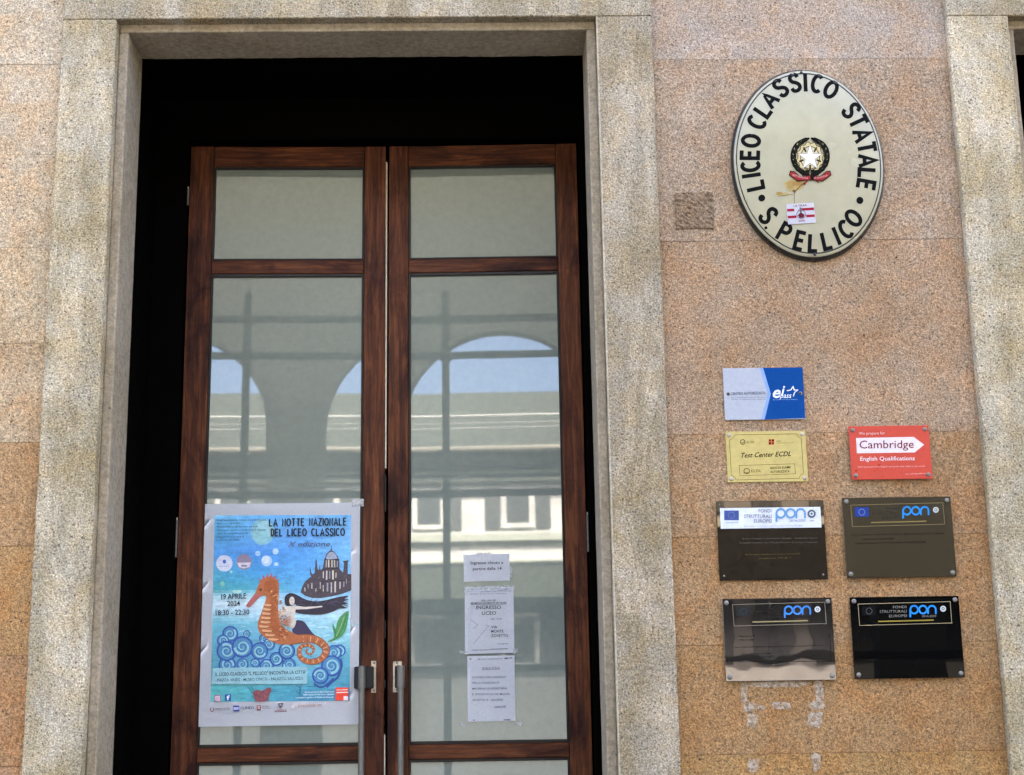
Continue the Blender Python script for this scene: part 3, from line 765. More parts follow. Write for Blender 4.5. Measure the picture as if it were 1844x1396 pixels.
for ch, x, y, rot in [('L', 208, 838, 101), ('I', 188, 776, 97), ('C', 183, 716, 93), ('E', 179, 640, 88), ('O', 186, 553, 82), ('C', 223, 432, 64), ('L', 262, 352, 54), ('A', 303, 282, 49), ('S', 376, 212, 36), ('S', 467, 178, 14), ('I', 537, 176, 2), ('C', 612, 184, -12), ('O', 702, 222, -30),
                      ('S', 832, 356, -56), ('T', 878, 428, -64), ('A', 905, 515, -72), ('T', 932, 596, -78), ('A', 938, 680, -86), ('L', 935, 765, -93), ('E', 927, 838, -99)]:
    A = OvalArt(F, .0008, .00004); x, y = o2(x, y); glyph(A, ch, x, y, rot, 29.5, .84 if ch not in 'LT' else .88, 7.0, BK); A.build('letter', M_print, rt)
for ch, x, y, rot in [('S', 298, 1033, -55), ('P', 402, 1142, -29), ('E', 502, 1196, -14), ('L', 590, 1208, -2), ('L', 676, 1192, 14), ('I', 738, 1166, 24), ('C', 796, 1122, 34), ('O', 846, 1050, 50)]:
    A = OvalArt(F, .0008, .00004); x, y = o2(x, y); glyph(A, ch, x, y, rot, 29.5, .86, 7.0, BK); A.build('letter', M_print, rt)
for x, y, r in ((255, 922, 6.2), (887, 937, 6.4), (283, 1112, 2.8)):
    A = OvalArt(F, .0008, .00004); x, y = o2(x, y); A.ell(x, y, r, r, BK); A.build('dot', M_print, rt)
# emblem in crop 2 units (1400,230, scale 7.35)
def e2(x, y): return (1400+x/7.35, 230+y/7.35)
A = OvalArt(F, .0008, .00004)
GD, GD2, DK = '#8a6f3c', '#d9c894', '#15120d'
gear = []
for k in range(48):
    a = 2*math.pi*k/48; rr_ = 178 if (k//2) % 2 else 160; gear.append(e2(425+rr_*math.cos(a), 410+rr_*1.18*math.sin(a)))
A.poly(gear, GD2); A.stroke(gear, 1.3, '#5b4724', closed=True); A.ell(*e2(425, 410), 128/7.35, 150/7.35, '#d6cba4'); A.stroke([e2(425+125*math.cos(a/20*math.pi), 410+148*math.sin(a/20*math.pi)) for a in range(40)], 1.5, '#5a4a2a', closed=True)
for k in range(5):
    a = -math.pi/2+k*2*math.pi/5+math.pi/5; A.stroke([e2(425+90*math.cos(a), 410+95*math.sin(a)), e2(425+150*math.cos(a), 410+170*math.sin(a))], 3.2, '#3a2d17')
random.seed(3)
for k in range(16):
    a = R(50+k*5); A.ell(*e2(425+140*math.cos(a), 410+165*math.sin(a)), 1.6, .8, '#2a1f10', 6, random.uniform(0, 3))
star = [e2(425+(168 if k % 2 == 0 else 66)*math.sin(math.pi*k/5), 412-(178 if k % 2 == 0 else 70)*math.cos(math.pi*k/5)) for k in range(10)]
A.poly(star, '#f6f4ee'); A.stroke(star, .7, '#4a3c22', closed=True)
for sgn, colr in ((-1, '#17150c'), (1, '#0d0e0a')):
    for k in range(13):
        t_ = k/12; a = R(118-t_*205)
        cx = 425+sgn*(225-18*t_)*math.cos(a-.0); cy = 400+225*math.sin(a)
        if sgn*(cx-425) < 40: cx = 425+sgn*60
        for d in (-14, 14): A.ell(*e2(cx+sgn*d*1.0, cy+d*.4), 6.0, 2.7, colr if (k+d) % 3 else '#2c2a14', 9, sgn*(R(200-t_*160)+d*.02))
    A.stroke(smooth_path([e2(425+sgn*15, 640), e2(425+sgn*150, 590), e2(425+sgn*235, 470), e2(425+sgn*240, 330), e2(425+sgn*180, 220), e2(425+sgn*70, 155)], 5), 3.2, '#14110a', taper=lambda t: 1.5-t*.8)
RD, RO = '#9c3330', '#190d0b'
for sg_ in (-1, 1):
    rb = [e2(*p) for p in ((440, 640), (425+sg_*110, 665), (425+sg_*150, 650), (425+sg_*215, 595), (425+sg_*262, 590), (425+sg_*275, 640), (425+sg_*170, 720), (425+sg_*90, 715), (440, 705))]
    A.poly(rb, RD); A.stroke(rb, 1.5, RO, closed=True)
A.ell(*e2(455, 672), 4.5, 4.2, RO); A.stroke([e2(470, 690), e2(540, 745)], 1.8, '#6b1f1a'); A.stroke([e2(410, 690), e2(340, 770)], 3, '#7d2b22')
A.text('REPUBBLICA', e2(190, 655), e2(395, 700), 3.6, '#e0a9a2', .02); A.text('ITALIANA', e2(480, 700), e2(660, 660), 3.6, '#e0a9a2', .02)
A.build('state_emblem', M_print, rt)
# rust
A = OvalArt(F, .00075, .00002)
def blotch(A, cx, cy, rx, ry, col, seed):
    A.poly([(cx+rx*(1+.35*noise.noise(Vector((math.cos(a)*2, math.sin(a)*2, seed))))*math.cos(a), cy+ry*(1+.35*noise.noise(Vector((math.cos(a)*2, math.sin(a)*2, seed+4))))*math.sin(a)) for a in (2*math.pi*k/22 for k in range(22))], col)
for cx, cy, rx, ry, c_ in ((170, 770, 80, 75, '#b8a26c'), (225, 790, 110, 50, '#b49b62'), (170, 765, 55, 55, '#ad9157'), (60, 890, 95, 26, '#b5a36f'), (20, 880, 45, 22, '#a4884e'), (260, 750, 80, 35, '#a8854c'), (215, 850, 22, 18, '#83602f')):
    x, y = e2(cx, cy); blotch(A, x, y, rx/7.35, ry/7.35, c_, cx*.1)
A.stroke([e2(350, 740), e2(290, 790), e2(235, 850), e2(215, 890), (1429.5, 362), (1431, 378)], 1.0, '#5a3a1c', taper=lambda t: 1.6-t)
A.stroke([e2(0, 915), e2(100, 905), e2(200, 890)], .8, '#7d6032')
A.build('rust_stain', M_print, rt)
for q in ((1443, 131), (1467, 458.5)):
    u, v = F.uv(*q); bm = bmesh.new(); dome(bm, (u, v, dome_w(u, v)), .0065, .004); obj('screw', bm, M_enamel_black, rt, world=False, smooth=True)
# sticker stuck on the oval
u, v = F.uv(1441.5, 386); a_ = R(3)
FS = Frame(F.m @ Vector((u, v, dome_w(u, v)+.0028)), (math.cos(a_), 0, math.sin(a_)))
st = empty('sticker', FS.m, 'small white sticker with two red stripes on the lower part of the oval sign', 'sticker')
bm = bmesh.new(); box(bm, -.058, .058, -.044, .044, -.0008, 0, .0003); obj('sticker_sheet', bm, M_panel, st, world=False, color='#a8a4aa')
A = Art(FS, .0004, .00006, px=False)
A.rect(-.056, .0225, -.026, .0115, '#9c1c34'); A.rect(.004, .0225, .056, .0115, '#9c1c34')
A.rect(-.056, -.0075, -.020, -.0185, '#9c1c34'); A.rect(.020, -.0075, .056, -.0185, '#9c1c34')
A.text('ULTRAS', (-.027, .030), (.027, .030), .0088, '#4a3038', .006); A.text('2006', (-.013, -.036), (.013, -.036), .0085, '#8a4050', .01)
A.stroke([(.018*math.cos(t*.314), -.004+.018*math.sin(t*.314)) for t in range(20)], .0022, '#3a3540', closed=True)
A.poly([(-.014, -.006), (0, .004), (.014, -.006), (.008, -.019), (-.008, -.019)], '#6a1d2c'); A.rect(-.004, .026, .004, .002, '#6d6a70'); A.rect(-.010, .016, .010, .012, '#6d6a70')
A.build('print', M_print, st)

# ================================================================== POSTER
GW_ = -.0172                        # w of the glass face in the leaf frames
def sheet_on(frame, x0, x1, v0, v1, off):
    return Frame(frame.m @ Vector((x0, v0, GW_+off)), frame.m.to_3x3() @ Vector((1, 0, 0)))
u0 = FL.uv(368, 908, GW_+.002)[0]; uA, vA = FL.uv(358.5, 1309, GW_+.002); uB, vB = FL.uv(652, 906, GW_+.002)
PF = Frame(FL.m @ Vector((uA, vA, .0006)), FL.m.to_3x3() @ Vector((1, 0, 0)))
poster = empty('poster', PF.m, 'large colourful poster of a seahorse and mermaid taped inside the left door leaf', 'poster')
PW, PH = .7, vB-vA
bm = bmesh.new(); n = 14
vs = [[bm.verts.new((PW*i/n, PH*j/n, .0005)) for i in range(n+1)] for j in range(n+1)]
for j in range(n):
    for i in range(n): bm.faces.new((vs[j][i], vs[j][i+1], vs[j+1][i+1], vs[j+1][i]))
bmesh.ops.solidify(bm, geom=bm.faces[:], thickness=.0004)
obj('paper_sheet', bm, M_paper, poster, world=False)
def c2(x, y): return (340+x/3.103, 880+y/3.103)
class PArt(Art):
    def p(s, q): return s.f.uv(*c2(*q))
A = PArt(PF, .0012, .00001)
keys = [(150, ['#6fb2d6', '#5ba4da', '#6aa9d9', '#5f9fd0']), (250, ['#4f9fcb', '#62a3d8', '#5b97d8', '#6ea8dc']), (360, ['#4b8fcf', '#4380c8', '#4d92d6', '#6eb0dd']),
        (470, ['#4a9cb8', '#3f8fc8', '#549cd8', '#6aa9d8']), (560, ['#3f98a4', '#4a9fb4', '#5aa6d4', '#6aaad6']), (600, ['#9cc8cc', '#a8cfd8', '#7ab4d8', '#8abcd8']),
        (650, ['#c2d8dc', '#bcd4e0', '#a4cada', '#b4d4e0']), (710, ['#8cc2cf', '#a8d0dc', '#9ccbdb', '#b8dbe4']), (760, ['#58a4b4', '#70b4c4', '#8ac2cf', '#98ccd4']), (840, ['#5a9fb0', '#5a9cb4', '#80bccb', '#8cc6cc']),
        (930, ['#4c93a4', '#4f90b4', '#6aa8be', '#5298a8']), (1040, ['#4a8f9c', '#5a9eb4', '#5ba0b4', '#4a90a4']), (1120, ['#50aaa6', '#4a9fac', '#4290a8', '#3f86a0']), (1190, ['#56b0aa', '#4a9cac', '#3a7f9c', '#34708c'])]
rgb = lambda h: tuple(int(h[i:i+2], 16) for i in (1, 3, 5))
def bgc(x, y):
    for (ya, ca), (yb, cb) in zip(keys, keys[1:]):
        if y <= yb or yb == 1190:
            t_ = min(1, max(0, (y-ya)/(yb-ya))); k = min(2.999, max(0, (x-125)/(905-125)*3)); i = int(k); fx = k-i
            c = [((rgb(ca[i])[q]*(1-fx)+rgb(ca[i+1])[q]*fx)*(1-t_)+(rgb(cb[i])[q]*(1-fx)+rgb(cb[i+1])[q]*fx)*t_)/255 for q in range(3)]
            nz = 1+.10*noise.noise(Vector((x*.02, y*.05, 1)))+.05*noise.noise(Vector((x*.08, y*.12, 4)))
            return tuple((max(0, v*nz))**2.0*1.05 for v in c)
# slanting left edge follows the sheet: perspective handled by the frame
nx_, ny_ = 44, 60
w_ = A.w
for j in range(ny_):
    for i in range(nx_):
        def q(i_, j_):
            v_ = j_/ny_; xl = 144-22*v_; xr = 907-8*v_; ye = 150+(1192-150)*v_
            return (xl+(xr-xl)*i_/nx_, ye-(3*(1-v_)+6*v_)*(i_/nx_))
        A.w = w_; A.poly([q(i, j), q(i+1, j), q(i+1, j+1), q(i, j+1)], bgc(*q(i+.5, j+.5)))
A.w = w_+.00003
# moon, bubbles
A.ell(412, 242, 66, 74, '#86bcc6'); A.ell(425, 230, 45, 50, '#9ccad0'); A.ell(400, 265, 45, 38, '#8fc3c8')
A.ell(199, 418, 46, 46, '#cfd3e0'); A.ell(199, 408, 10, 11, '#3a5fae'); A.text('liceo classico', (172, 438), (226, 437), 9, '#7d89ac', .02)
A.ell(309, 410, 43, 44, '#8d7f92'); A.poly([(270, 415), (348, 412), (340, 438), (310, 447), (282, 440)], '#d4cbd2'); A.rect(292, 428, 325, 436, '#6f6480')
A.ell(435, 404, 30, 31, '#a9c4dc'); A.ell(430, 398, 20, 21, '#cfdfe8'); A.ell(485, 351, 17, 17, '#b3d2e6'); A.ell(386, 363, 15, 14, '#a5c8e2'); A.ell(489, 423, 13, 10, '#b9d6e6'); A.ell(188, 533, 13, 16, '#7cc0ac'); A.ell(237, 465, 8, 8, '#9fd0cc'); A.ell(270, 575, 28, 9, '#a8d4c8')
# foam streaks
for k in range(60):
    x = random.uniform(150, 880); y = random.choice((random.uniform(600, 760), random.uniform(740, 880))); l = random.uniform(15, 80)
    A.stroke([(x, y), (x+l*.5, y-random.uniform(-3, 7)), (x+l, y+random.uniform(-6, 4))], random.uniform(1.5, 4), random.choice(('#cfe4e8', '#a4d0dc', '#78b2c8', '#e2eef0')))
for k in range(90):
    x = random.uniform(135, 880); y = random.uniform(860, 1180); l = random.uniform(10, 60)
    A.stroke([(x, y), (x+l, y+random.uniform(-8, 6))], random.uniform(1.5, 4), random.choice(('#3f8a9c', '#5fb0b4', '#3b7f9c', '#64a8bc')))
# city silhouette on a rock
ch = [(625, 580), (634, 548), (650, 520), (672, 500), (684, 492), (676, 470), (679, 430), (684, 470), (694, 480), (704, 470), (708, 400), (714, 395), (720, 450), (728, 456), (731, 425), (736, 455), (748, 448), (756, 400), (768, 368), (785, 350), (793, 346), (796, 312), (800, 346), (815, 356), (834, 380), (842, 410), (842, 448), (862, 470), (868, 420), (860, 405), (894, 401), (888, 418), (888, 478), (908, 478), (908, 568), (860, 588), (800, 602), (740, 612), (690, 612), (648, 598)]
A.poly(ch, '#4d4348')
A.poly(smooth_path([(770, 378), (783, 360), (800, 354), (818, 364), (830, 388), (826, 392), (772, 396)], 3, True), '#9fa4b4')
for x, y, h, wd in ((768, 440, 40, 5), (782, 440, 46, 8), (800, 440, 44, 6), (815, 440, 44, 8), (829, 438, 34, 5), (752, 500, 36, 6), (770, 510, 50, 8), (788, 505, 44, 5), (806, 508, 50, 9), (822, 500, 30, 6), (735, 560, 38, 6), (752, 575, 34, 5), (775, 575, 48, 9), (797, 585, 60, 7), (818, 580, 62, 9), (668, 560, 26, 5), (650, 575, 22, 5), (688, 560, 30, 6), (845, 560, 40, 6), (866, 550, 30, 5), (880, 530, 24, 5), (710, 580, 22, 6)):
    A.stroke([(x, y), (x+random.uniform(-2, 2), y-h)], wd, random.choice(('#c9c0b4', '#b0a89c', '#9a9aa8', '#d2c6a8')))
for k in range(46):
    x = random.uniform(640, 895); y = random.uniform(485, 595)
    A.stroke([(x, y), (x+random.uniform(-10, 14), y-random.uniform(3, 16))], random.uniform(2, 4), random.choice(('#2b2226', '#6b5c4e', '#3a3038', '#7d6a4a', '#51466a')))
A.stroke([(762, 398), (842, 398)], 4, '#2b2226'); A.stroke([(745, 450), (842, 446)], 4, '#2b2226'); A.stroke([(735, 520), (905, 510)], 3, '#2b2226')
# waves of curls
def swirl(cx, cy, r, sgn=1, deep='#27409a'):
    A.ell(cx, cy, r*1.02, r*1.02, deep, 22); A.ell(cx, cy, r*.84, r*.86, '#4d86ac', 20)
    ph = random.uniform(0, 6.28)
    for rr_, wd, cc in ((.70, .30, '#8fc4cc'), (.52, .13, '#356b9c')):
        pts = [(cx+sgn*r*rr_*(1-t/26)*math.cos(ph+t*.42), cy+r*rr_*(1-t/26)*math.sin(ph+t*.42)) for t in range(25)]
        A.stroke(pts, r*wd, cc, taper=lambda t: 1-.75*t)
random.seed(11)
for cx, cy, r, s_ in ((232, 812, 44, 1), (192, 850, 34, -1), (325, 812, 20, 1), (215, 985, 48, -1), (300, 982, 34, 1), (372, 975, 26, 1), (420, 838, 26, -1), (448, 872, 34, 1), (560, 985, 38, -1), (436, 992, 40, 1), (212, 908, 56, 1), (300, 885, 60, -1), (396, 908, 48, 1), (490, 952, 38, -1), (548, 908, 46, 1), (842, 905, 34, -1), (812, 918, 42, 1), (798, 990, 58, -1), (736, 1045, 46, 1)):
    swirl(cx, cy, r, s_, random.choice(('#26408f', '#2c49a0', '#30539f')))
A.stroke(smooth_path([(770, 1110), (800, 1080), (835, 1050), (855, 990), (850, 950)], 5), 14, '#2b4f92', taper=lambda t: 1-.4*t)
A.stroke(smooth_path([(700, 1090), (735, 1110), (770, 1095), (810, 1060)], 5), 10, '#2b4f92')
# mermaid
A.poly(smooth_path([(582, 775), (592, 745), (615, 735), (645, 745), (668, 775), (695, 810), (735, 845), (690, 850), (640, 835), (600, 820), (580, 800)], 4, True), '#3d3450')
A.poly(smooth_path([(500, 700), (512, 680), (540, 662), (572, 655), (605, 660), (600, 685), (592, 710), (600, 745), (585, 780), (560, 770), (548, 735), (545, 705), (520, 712)], 4, True), '#d8cdbc')
A.poly(smooth_path([(537, 635), (540, 605), (562, 585), (590, 588), (615, 600), (650, 618), (700, 630), (760, 625), (810, 612), (850, 604), (892, 600), (870, 618), (894, 618), (866, 632), (890, 642), (855, 652), (884, 668), (840, 672), (800, 690), (740, 704), (680, 704), (630, 700), (596, 690), (602, 668), (596, 645), (578, 655), (556, 655)], 4, True), '#332c38')
for k in range(26):
    x = random.uniform(600, 860); A.stroke([(x, 640+random.uniform(-18, 40)), (x+34, 636+random.uniform(-18, 40))], 2.2, random.choice(('#4b4458', '#1f1b26', '#5a5468')))
A.poly([(600, 655), (650, 662), (745, 656), (748, 662), (660, 674), (600, 676)], '#dccfc0')
A.ell(577, 628, 15, 24, '#dccbb8', 16); A.stroke([(570, 624), (575, 623)], 2.5, '#4a3a34'); A.stroke([(580, 623), (585, 624)], 2.5, '#4a3a34'); A.stroke([(573, 641), (582, 641)], 2.5, '#a0504a'); A.stroke([(577, 626), (576, 634)], 1.5, '#b89a88')
A.poly(smooth_path([(537, 640), (538, 605), (560, 586), (584, 590), (568, 604), (560, 625), (562, 655), (545, 655)], 3, True), '#2a242c')
# green tail fin
A.poly(smooth_path([(892, 684), (888, 740), (876, 795), (845, 832), (800, 853), (772, 856), (806, 838), (812, 815), (804, 775), (806, 752), (820, 785), (830, 745), (850, 712)], 4, True), '#4f9158')
A.stroke(smooth_path([(885, 700), (862, 770), (830, 830), (790, 852)], 5), 3.5, '#2f6a3c'); A.stroke(smooth_path([(870, 715), (846, 780), (822, 830)], 5), 3, '#a0c070'); A.stroke(smooth_path([(810, 770), (820, 810), (822, 836)], 5), 3, '#2f6a3c')
# seahorse: tail, body, head
tail = smooth_path([(560, 850), (640, 838), (700, 842), (748, 868), (768, 900), (752, 940), (712, 965), (662, 966), (625, 942), (618, 900), (640, 878), (676, 876), (698, 896), (690, 920), (668, 924), (656, 908), (668, 896)], 6)
OR, OR2, OD = '#b5683c', '#c98a58', '#7a3d20'
A.stroke(tail, 52, '#8a4a2a', taper=lambda t: max(.16, 1-.95*t)); A.stroke(tail, 42, OR, taper=lambda t: max(.16, 1-.95*t))
for k in range(4, len(tail)-4, 2):
    (x, y), (xb, yb) = tail[k], tail[k+1]; l = math.hypot(xb-x, yb-y) or 1; t_ = k/len(tail); h = 20*max(.2, 1-.95*t_)
    nx2, ny2 = -(yb-y)/l, (xb-x)/l; A.stroke([(x+nx2*h, y+ny2*h), (x-nx2*h*.7, y-ny2*h*.7)], 3.2, '#e0b48c' if k % 4 else OD)
body = smooth_path([(322, 652), (332, 640), (352, 612), (372, 585), (386, 548), (402, 518), (424, 500), (452, 492), (482, 500), (500, 525), (505, 570), (500, 620), (500, 680), (506, 730), (522, 765), (552, 790), (600, 815), (640, 832), (640, 850), (600, 862), (555, 872), (500, 868), (455, 850), (415, 822), (390, 790), (388, 745), (404, 700), (422, 650), (434, 606), (425, 598), (400, 604), (380, 624), (350, 656), (336, 664)], 4, True)
A.poly(body, OR)
A.poly(smooth_path([(430, 520), (470, 510), (492, 545), (494, 600), (488, 660), (492, 730), (515, 775), (560, 815), (520, 835), (470, 800), (450, 740), (452, 680), (458, 620), (450, 580), (420, 575)], 4, True), '#a95a2e')
A.poly(smooth_path([(322, 652), (352, 612), (378, 590), (400, 585), (402, 600), (380, 622), (350, 656), (336, 664)], 3, True), '#b0605a')
for k in range(9):
    y = 650+k*24; x0_, x1_ = (418-k*4.5, 470-k*1.5) if k < 5 else (392+(k-5)*17, 455+(k-5)*18)
    A.poly([(x0_+3, y-7), (x1_-6, y-1), (x1_-10, y+10), (x0_+2, y+6)], '#dda678'); A.stroke([(x0_, y+8), ((x0_+x1_)/2, y+12), (x1_, y+5)], 3.2, OD)
for k in range(170):
    t_ = random.random(); x = 455+30*math.sin(t_*3)+random.uniform(-20, 26)+t_*60; y = 560+t_*290
    A.stroke([(x, y), (x+random.uniform(4, 12), y+random.uniform(-6, 6))], random.uniform(2, 4), random.choice(('#d89866', '#7d3f20', '#ecb888', '#8e4a28')))
for x, y, dx, dy in ((404, 516, -10, -14), (420, 502, -4, -22), (440, 494, 2, -22), (458, 492, 6, -24), (476, 498, 18, -18), (490, 510, 22, -10), (500, 530, 18, -4), (503, 560, 16, 4), (502, 600, 12, 6), (408, 510, -16, -4)):
    A.poly([(x-7, y+4), (x+dx, y+dy), (x+7, y+4)], '#c0605a')
A.ell(402, 566, 9, 8, '#7a4a3a', 12); A.ell(402, 566, 4.5, 4.5, '#1e1a1a', 10)
for ang in range(8):
    A.stroke([(515, 745), (515+62*math.cos(R(-30+ang*9)), 742+60*math.sin(R(-30+ang*9)))], 6, ('#a8604a', '#c08a70')[ang % 2], taper=lambda t: 1-.6*t)
for pts in ([(478, 480), (520, 462), (548, 470), (540, 490), (515, 482)], [(500, 520), (535, 500), (570, 510), (570, 530), (540, 528)]):
    A.stroke(smooth_path(pts, 5), 1.6, '#35608c')
# text band, coral, small print
A.poly([(135, 1004), (655, 994), (664, 1002), (662, 1086), (650, 1092), (128, 1094)], '#93bfc6')
A.text('IL LICEO CLASSICO "S. PELLICO" INCONTRA LA CITTA\'', (150, 1048), (655, 1035), 19, '#0e1a22', .022)
A.text('PIAZZA VINEIS - MUSEO CIVICO - PALAZZO SALUZZO', (160, 1079), (640, 1068), 16, '#16323e', .010)
A.poly(smooth_path([(358, 1140), (380, 1125), (410, 1130), (450, 1110), (462, 1125), (448, 1160), (440, 1186), (380, 1190), (368, 1165)], 3, True), '#8a4a50')
for k in range(14): A.ell(random.uniform(375, 440), random.uniform(1135, 1180), 5, 4, random.choice(('#a5606a', '#6d3640')), 8)
for pts in ([(368, 1150), (340, 1120), (325, 1100)], [(372, 1140), (350, 1105)], [(600, 1100), (625, 1115), (618, 1150), (600, 1130)], [(630, 1095), (622, 1125), (630, 1165)]): A.stroke(pts, 3, '#2e5a64')
A.rect(145, 1155, 180, 1190, '#b8718c'); A.stroke([(152, 1162), (173, 1162), (173, 1183), (152, 1183)], 3, '#f0e4ea', closed=True); A.stroke(arc(162.5, 1172.5, 5.5, 5.5, 0, 360, 12), 2.5, '#f0e4ea')
A.rect(203, 1150, 238, 1186, '#2b5a9c'); A.text('f', (213, 1182), (230, 1182), 26, '#f2f6fa', .02)
A.rect(820, 1112, 892, 1184, '#e8442c'); A.stroke([(826, 1126), (888, 1124)], 4, '#f6d9d2'); A.stroke([(824, 1140), (890, 1138)], 5, '#f6e3de'); A.rect(866, 1160, 890, 1184, '#efd8dc')
for tx, xa, y in (('Illustrazione di Anna Beltrame', 650, 1142), ('dalla classe IV del liceo classico', 640, 1156), ('e progetto grafico di Federica Rinaudo', 600, 1172)): A.text(tx, (xa, y), (812, y-3), 8.5, '#e8f2f6', .006)
for i, (tx, xb) in enumerate((('Rappresentazioni, letture e performance', 432), ('teatrali a cura degli studenti', 285), ('Musica e canto per la notte del liceo', 390), ('Laboratori, mostre, conferenze e dibattiti', 432), ('con il contributo di', 330), ('Degustazioni a cura di', 310), ('La forza del liceo', 285))):
    A.text(tx, (157, 182+i*18.5), (xb, 180+i*18.5), 9.5, '#123c5c', .022)
# head lines in narrow capitals
line_glyphs(A, 'LA NOTTE NAZIONALE', 452, 880, 210, 38, 7.2, '#0d1620', slope=.012)
line_glyphs(A, 'DEL LICEO CLASSICO', 462, 870, 266, 38, 7.2, '#0d1620', slope=.008)
A.text('X edizione', (552, 326), (790, 324), 29, '#544a55', .002, .32)
A.text('19 APRILE', (183, 620), (322, 615), 30, '#0d1620', .012); A.text('2024', (217, 657), (288, 655), 28, '#0d1620', .012); A.text('18:30 - 22:30', (152, 710), (340, 704), 29, '#0d1620', .012)
# sponsors
A.stroke(arc(132, 1235, 9, 11, -60, 240, 12), 4, '#8a3438'); A.text('COMUNE DI SALUZZO', (146, 1240), (232, 1238), 14, '#5a4a4e', 0)
A.rect(249, 1213, 284, 1245, '#2c3a8c'); A.rect(252, 1222, 281, 1236, '#d4d8ec'); A.text('CN', (256, 1234), (277, 1234), 9, '#2c3a8c', .03); A.text('CUNEO', (290, 1233), (366, 1231), 14, '#2f3560', .02)
A.rect(382, 1210, 404, 1238, '#8a4440'); A.stroke([(386, 1216), (398, 1220), (388, 1226), (400, 1232)], 3, '#e0d0cc'); A.text('SCUOLA', (411, 1222), (448, 1220), 9, '#6a5a60', .01); A.text('di musica', (411, 1234), (456, 1232), 7, '#6a5a60', .01)
A.poly([(498, 1200), (530, 1198), (524, 1215), (514, 1228), (504, 1217)], '#4a4450'); A.rect(508, 1206, 520, 1212, '#c8c8d0'); A.stroke([(480, 1240), (548, 1237)], 3, '#b0485a'); A.stroke([(480, 1247), (548, 1245)], 3, '#6a4450')
A.ell(583, 1218, 14, 14, '#d9cfd0'); A.text('FONDAZIONE CRC', (612, 1222), (744, 1217), 13, '#b5704a', .004)
A.build('artwork', M_art, poster)
# tape on the poster's upper corners
for q0_, q1_ in (((634, 899), (655, 912)),):
    a = PF.uv(*q0_, .0); b = PF.uv(*q1_, .0); bm = nb(a[0], b[0], b[1], a[1], .0016, .002); obj('tape', bm, M_tape, poster, world=False)

# ================================================================== NOTICES
def notice(label, px0, px1, pyt, pyb, tilt, txt, seed):
    uA, vA = FR.uv(px0, pyb, GW_+.002); uB, vB = FR.uv(px1, pyt, GW_+.002)
    xa = FR.m.to_3x3() @ Vector((math.cos(tilt), math.sin(tilt), 0))
    NF = Frame(FR.m @ Vector((uA, vA, GW_+.003)), xa, FR.m.to_3x3() @ Vector((-math.sin(tilt), math.cos(tilt), 0)))
    nr = empty('paper_notice', NF.m, label, 'notice', None)
    W_ = uB-uA; H_ = vB-vA; n = 12
    def hw(i, j): return .0009*noise.noise(Vector((i*.35+seed, j*.35, seed)))+.0005*noise.noise(Vector((i*.9+seed, j*.9, 2)))+(.002 if (i in (0, n) and j in (0, n)) else 0)*abs(noise.noise(Vector((i, j, seed))))
    bm = bmesh.new(); vs = [[bm.verts.new((W_*i/n, H_*j/n, .0012+hw(i, j))) for i in range(n+1)] for j in range(n+1)]
    for j in range(n):
        for i in range(n): bm.faces.new((vs[j][i], vs[j][i+1], vs[j+1][i+1], vs[j+1][i]))
    bmesh.ops.solidify(bm, geom=bm.faces[:], thickness=.0003)
    obj('paper_sheet', bm, M_gpaper, nr, world=False)
    A = Art(NF, .0030, .00004)
    txt(A); A.build('lettering', M_print, nr)
    return nr, NF
def n3(x, y): return (800+x/4.106, 980+y/4.106)
INK = '#23283c'
def t1(A):
    A.text('Ingresso chiuso a', n3(196, 150), n3(436, 146), 5.3, INK, .02); A.text('partire dalle 14', n3(212, 194), n3(424, 190), 5.3, INK, .02)
def t2(A):
    A.rect(*n3(160, 322), *n3(508, 326), '#e6e8f2'); A.rect(*n3(160, 345), *n3(500, 350), '#dfe2ee')
    A.text('LICEO CLASSICO STATALE', n3(270, 358), n3(380, 356), 2.2, '#6b7088', .02); A.text('via della Croce', n3(400, 346), n3(468, 342), 2.5, '#6b7088', .02)
    A.text('Istituto di istruzione superiore', n3(195, 372), n3(460, 368), 1.8, '#8a90a4', .02)
    A.text('PER LAVORI', n3(275, 425), n3(382, 423), 3.2, INK, .012); A.text('MOMENTANEAMENTE ENTRARE', n3(198, 444), n3(460, 440), 3.0, INK, .012); A.stroke([n3(198, 448), n3(460, 444)], .5, INK)
    A.text('INGRESSO', n3(237, 482), n3(420, 480), 6.4, INK, .022); A.text('LICEO', n3(279, 524), n3(383, 522), 6.2, INK, .022)
    A.text('da via', n3(342, 558), n3(425, 556), 2.2, INK, .02)
    for s_, xb, y in (('VIA', 392, 624), ('MONTE', 438, 655), ('ZOVETTO', 472, 688)): A.text(s_, n3(347, y), n3(xb, y-1), 4.9, INK, .02)
    A.stroke([n3(215, 740), n3(280, 660), n3(330, 605), n3(300, 600)], .5, '#8a90a4'); A.stroke([n3(195, 560), n3(250, 600), n3(215, 622)], .5, '#8a90a4')
    A.text('il dirigente', n3(392, 742), n3(476, 740), 2.4, '#6b7088', .015); A.text('INGRESSO PROVVISORIO', n3(205, 790), n3(330, 786), 2.2, '#5b6078', .01); A.stroke([n3(335, 778), n3(470, 774)], .9, INK)
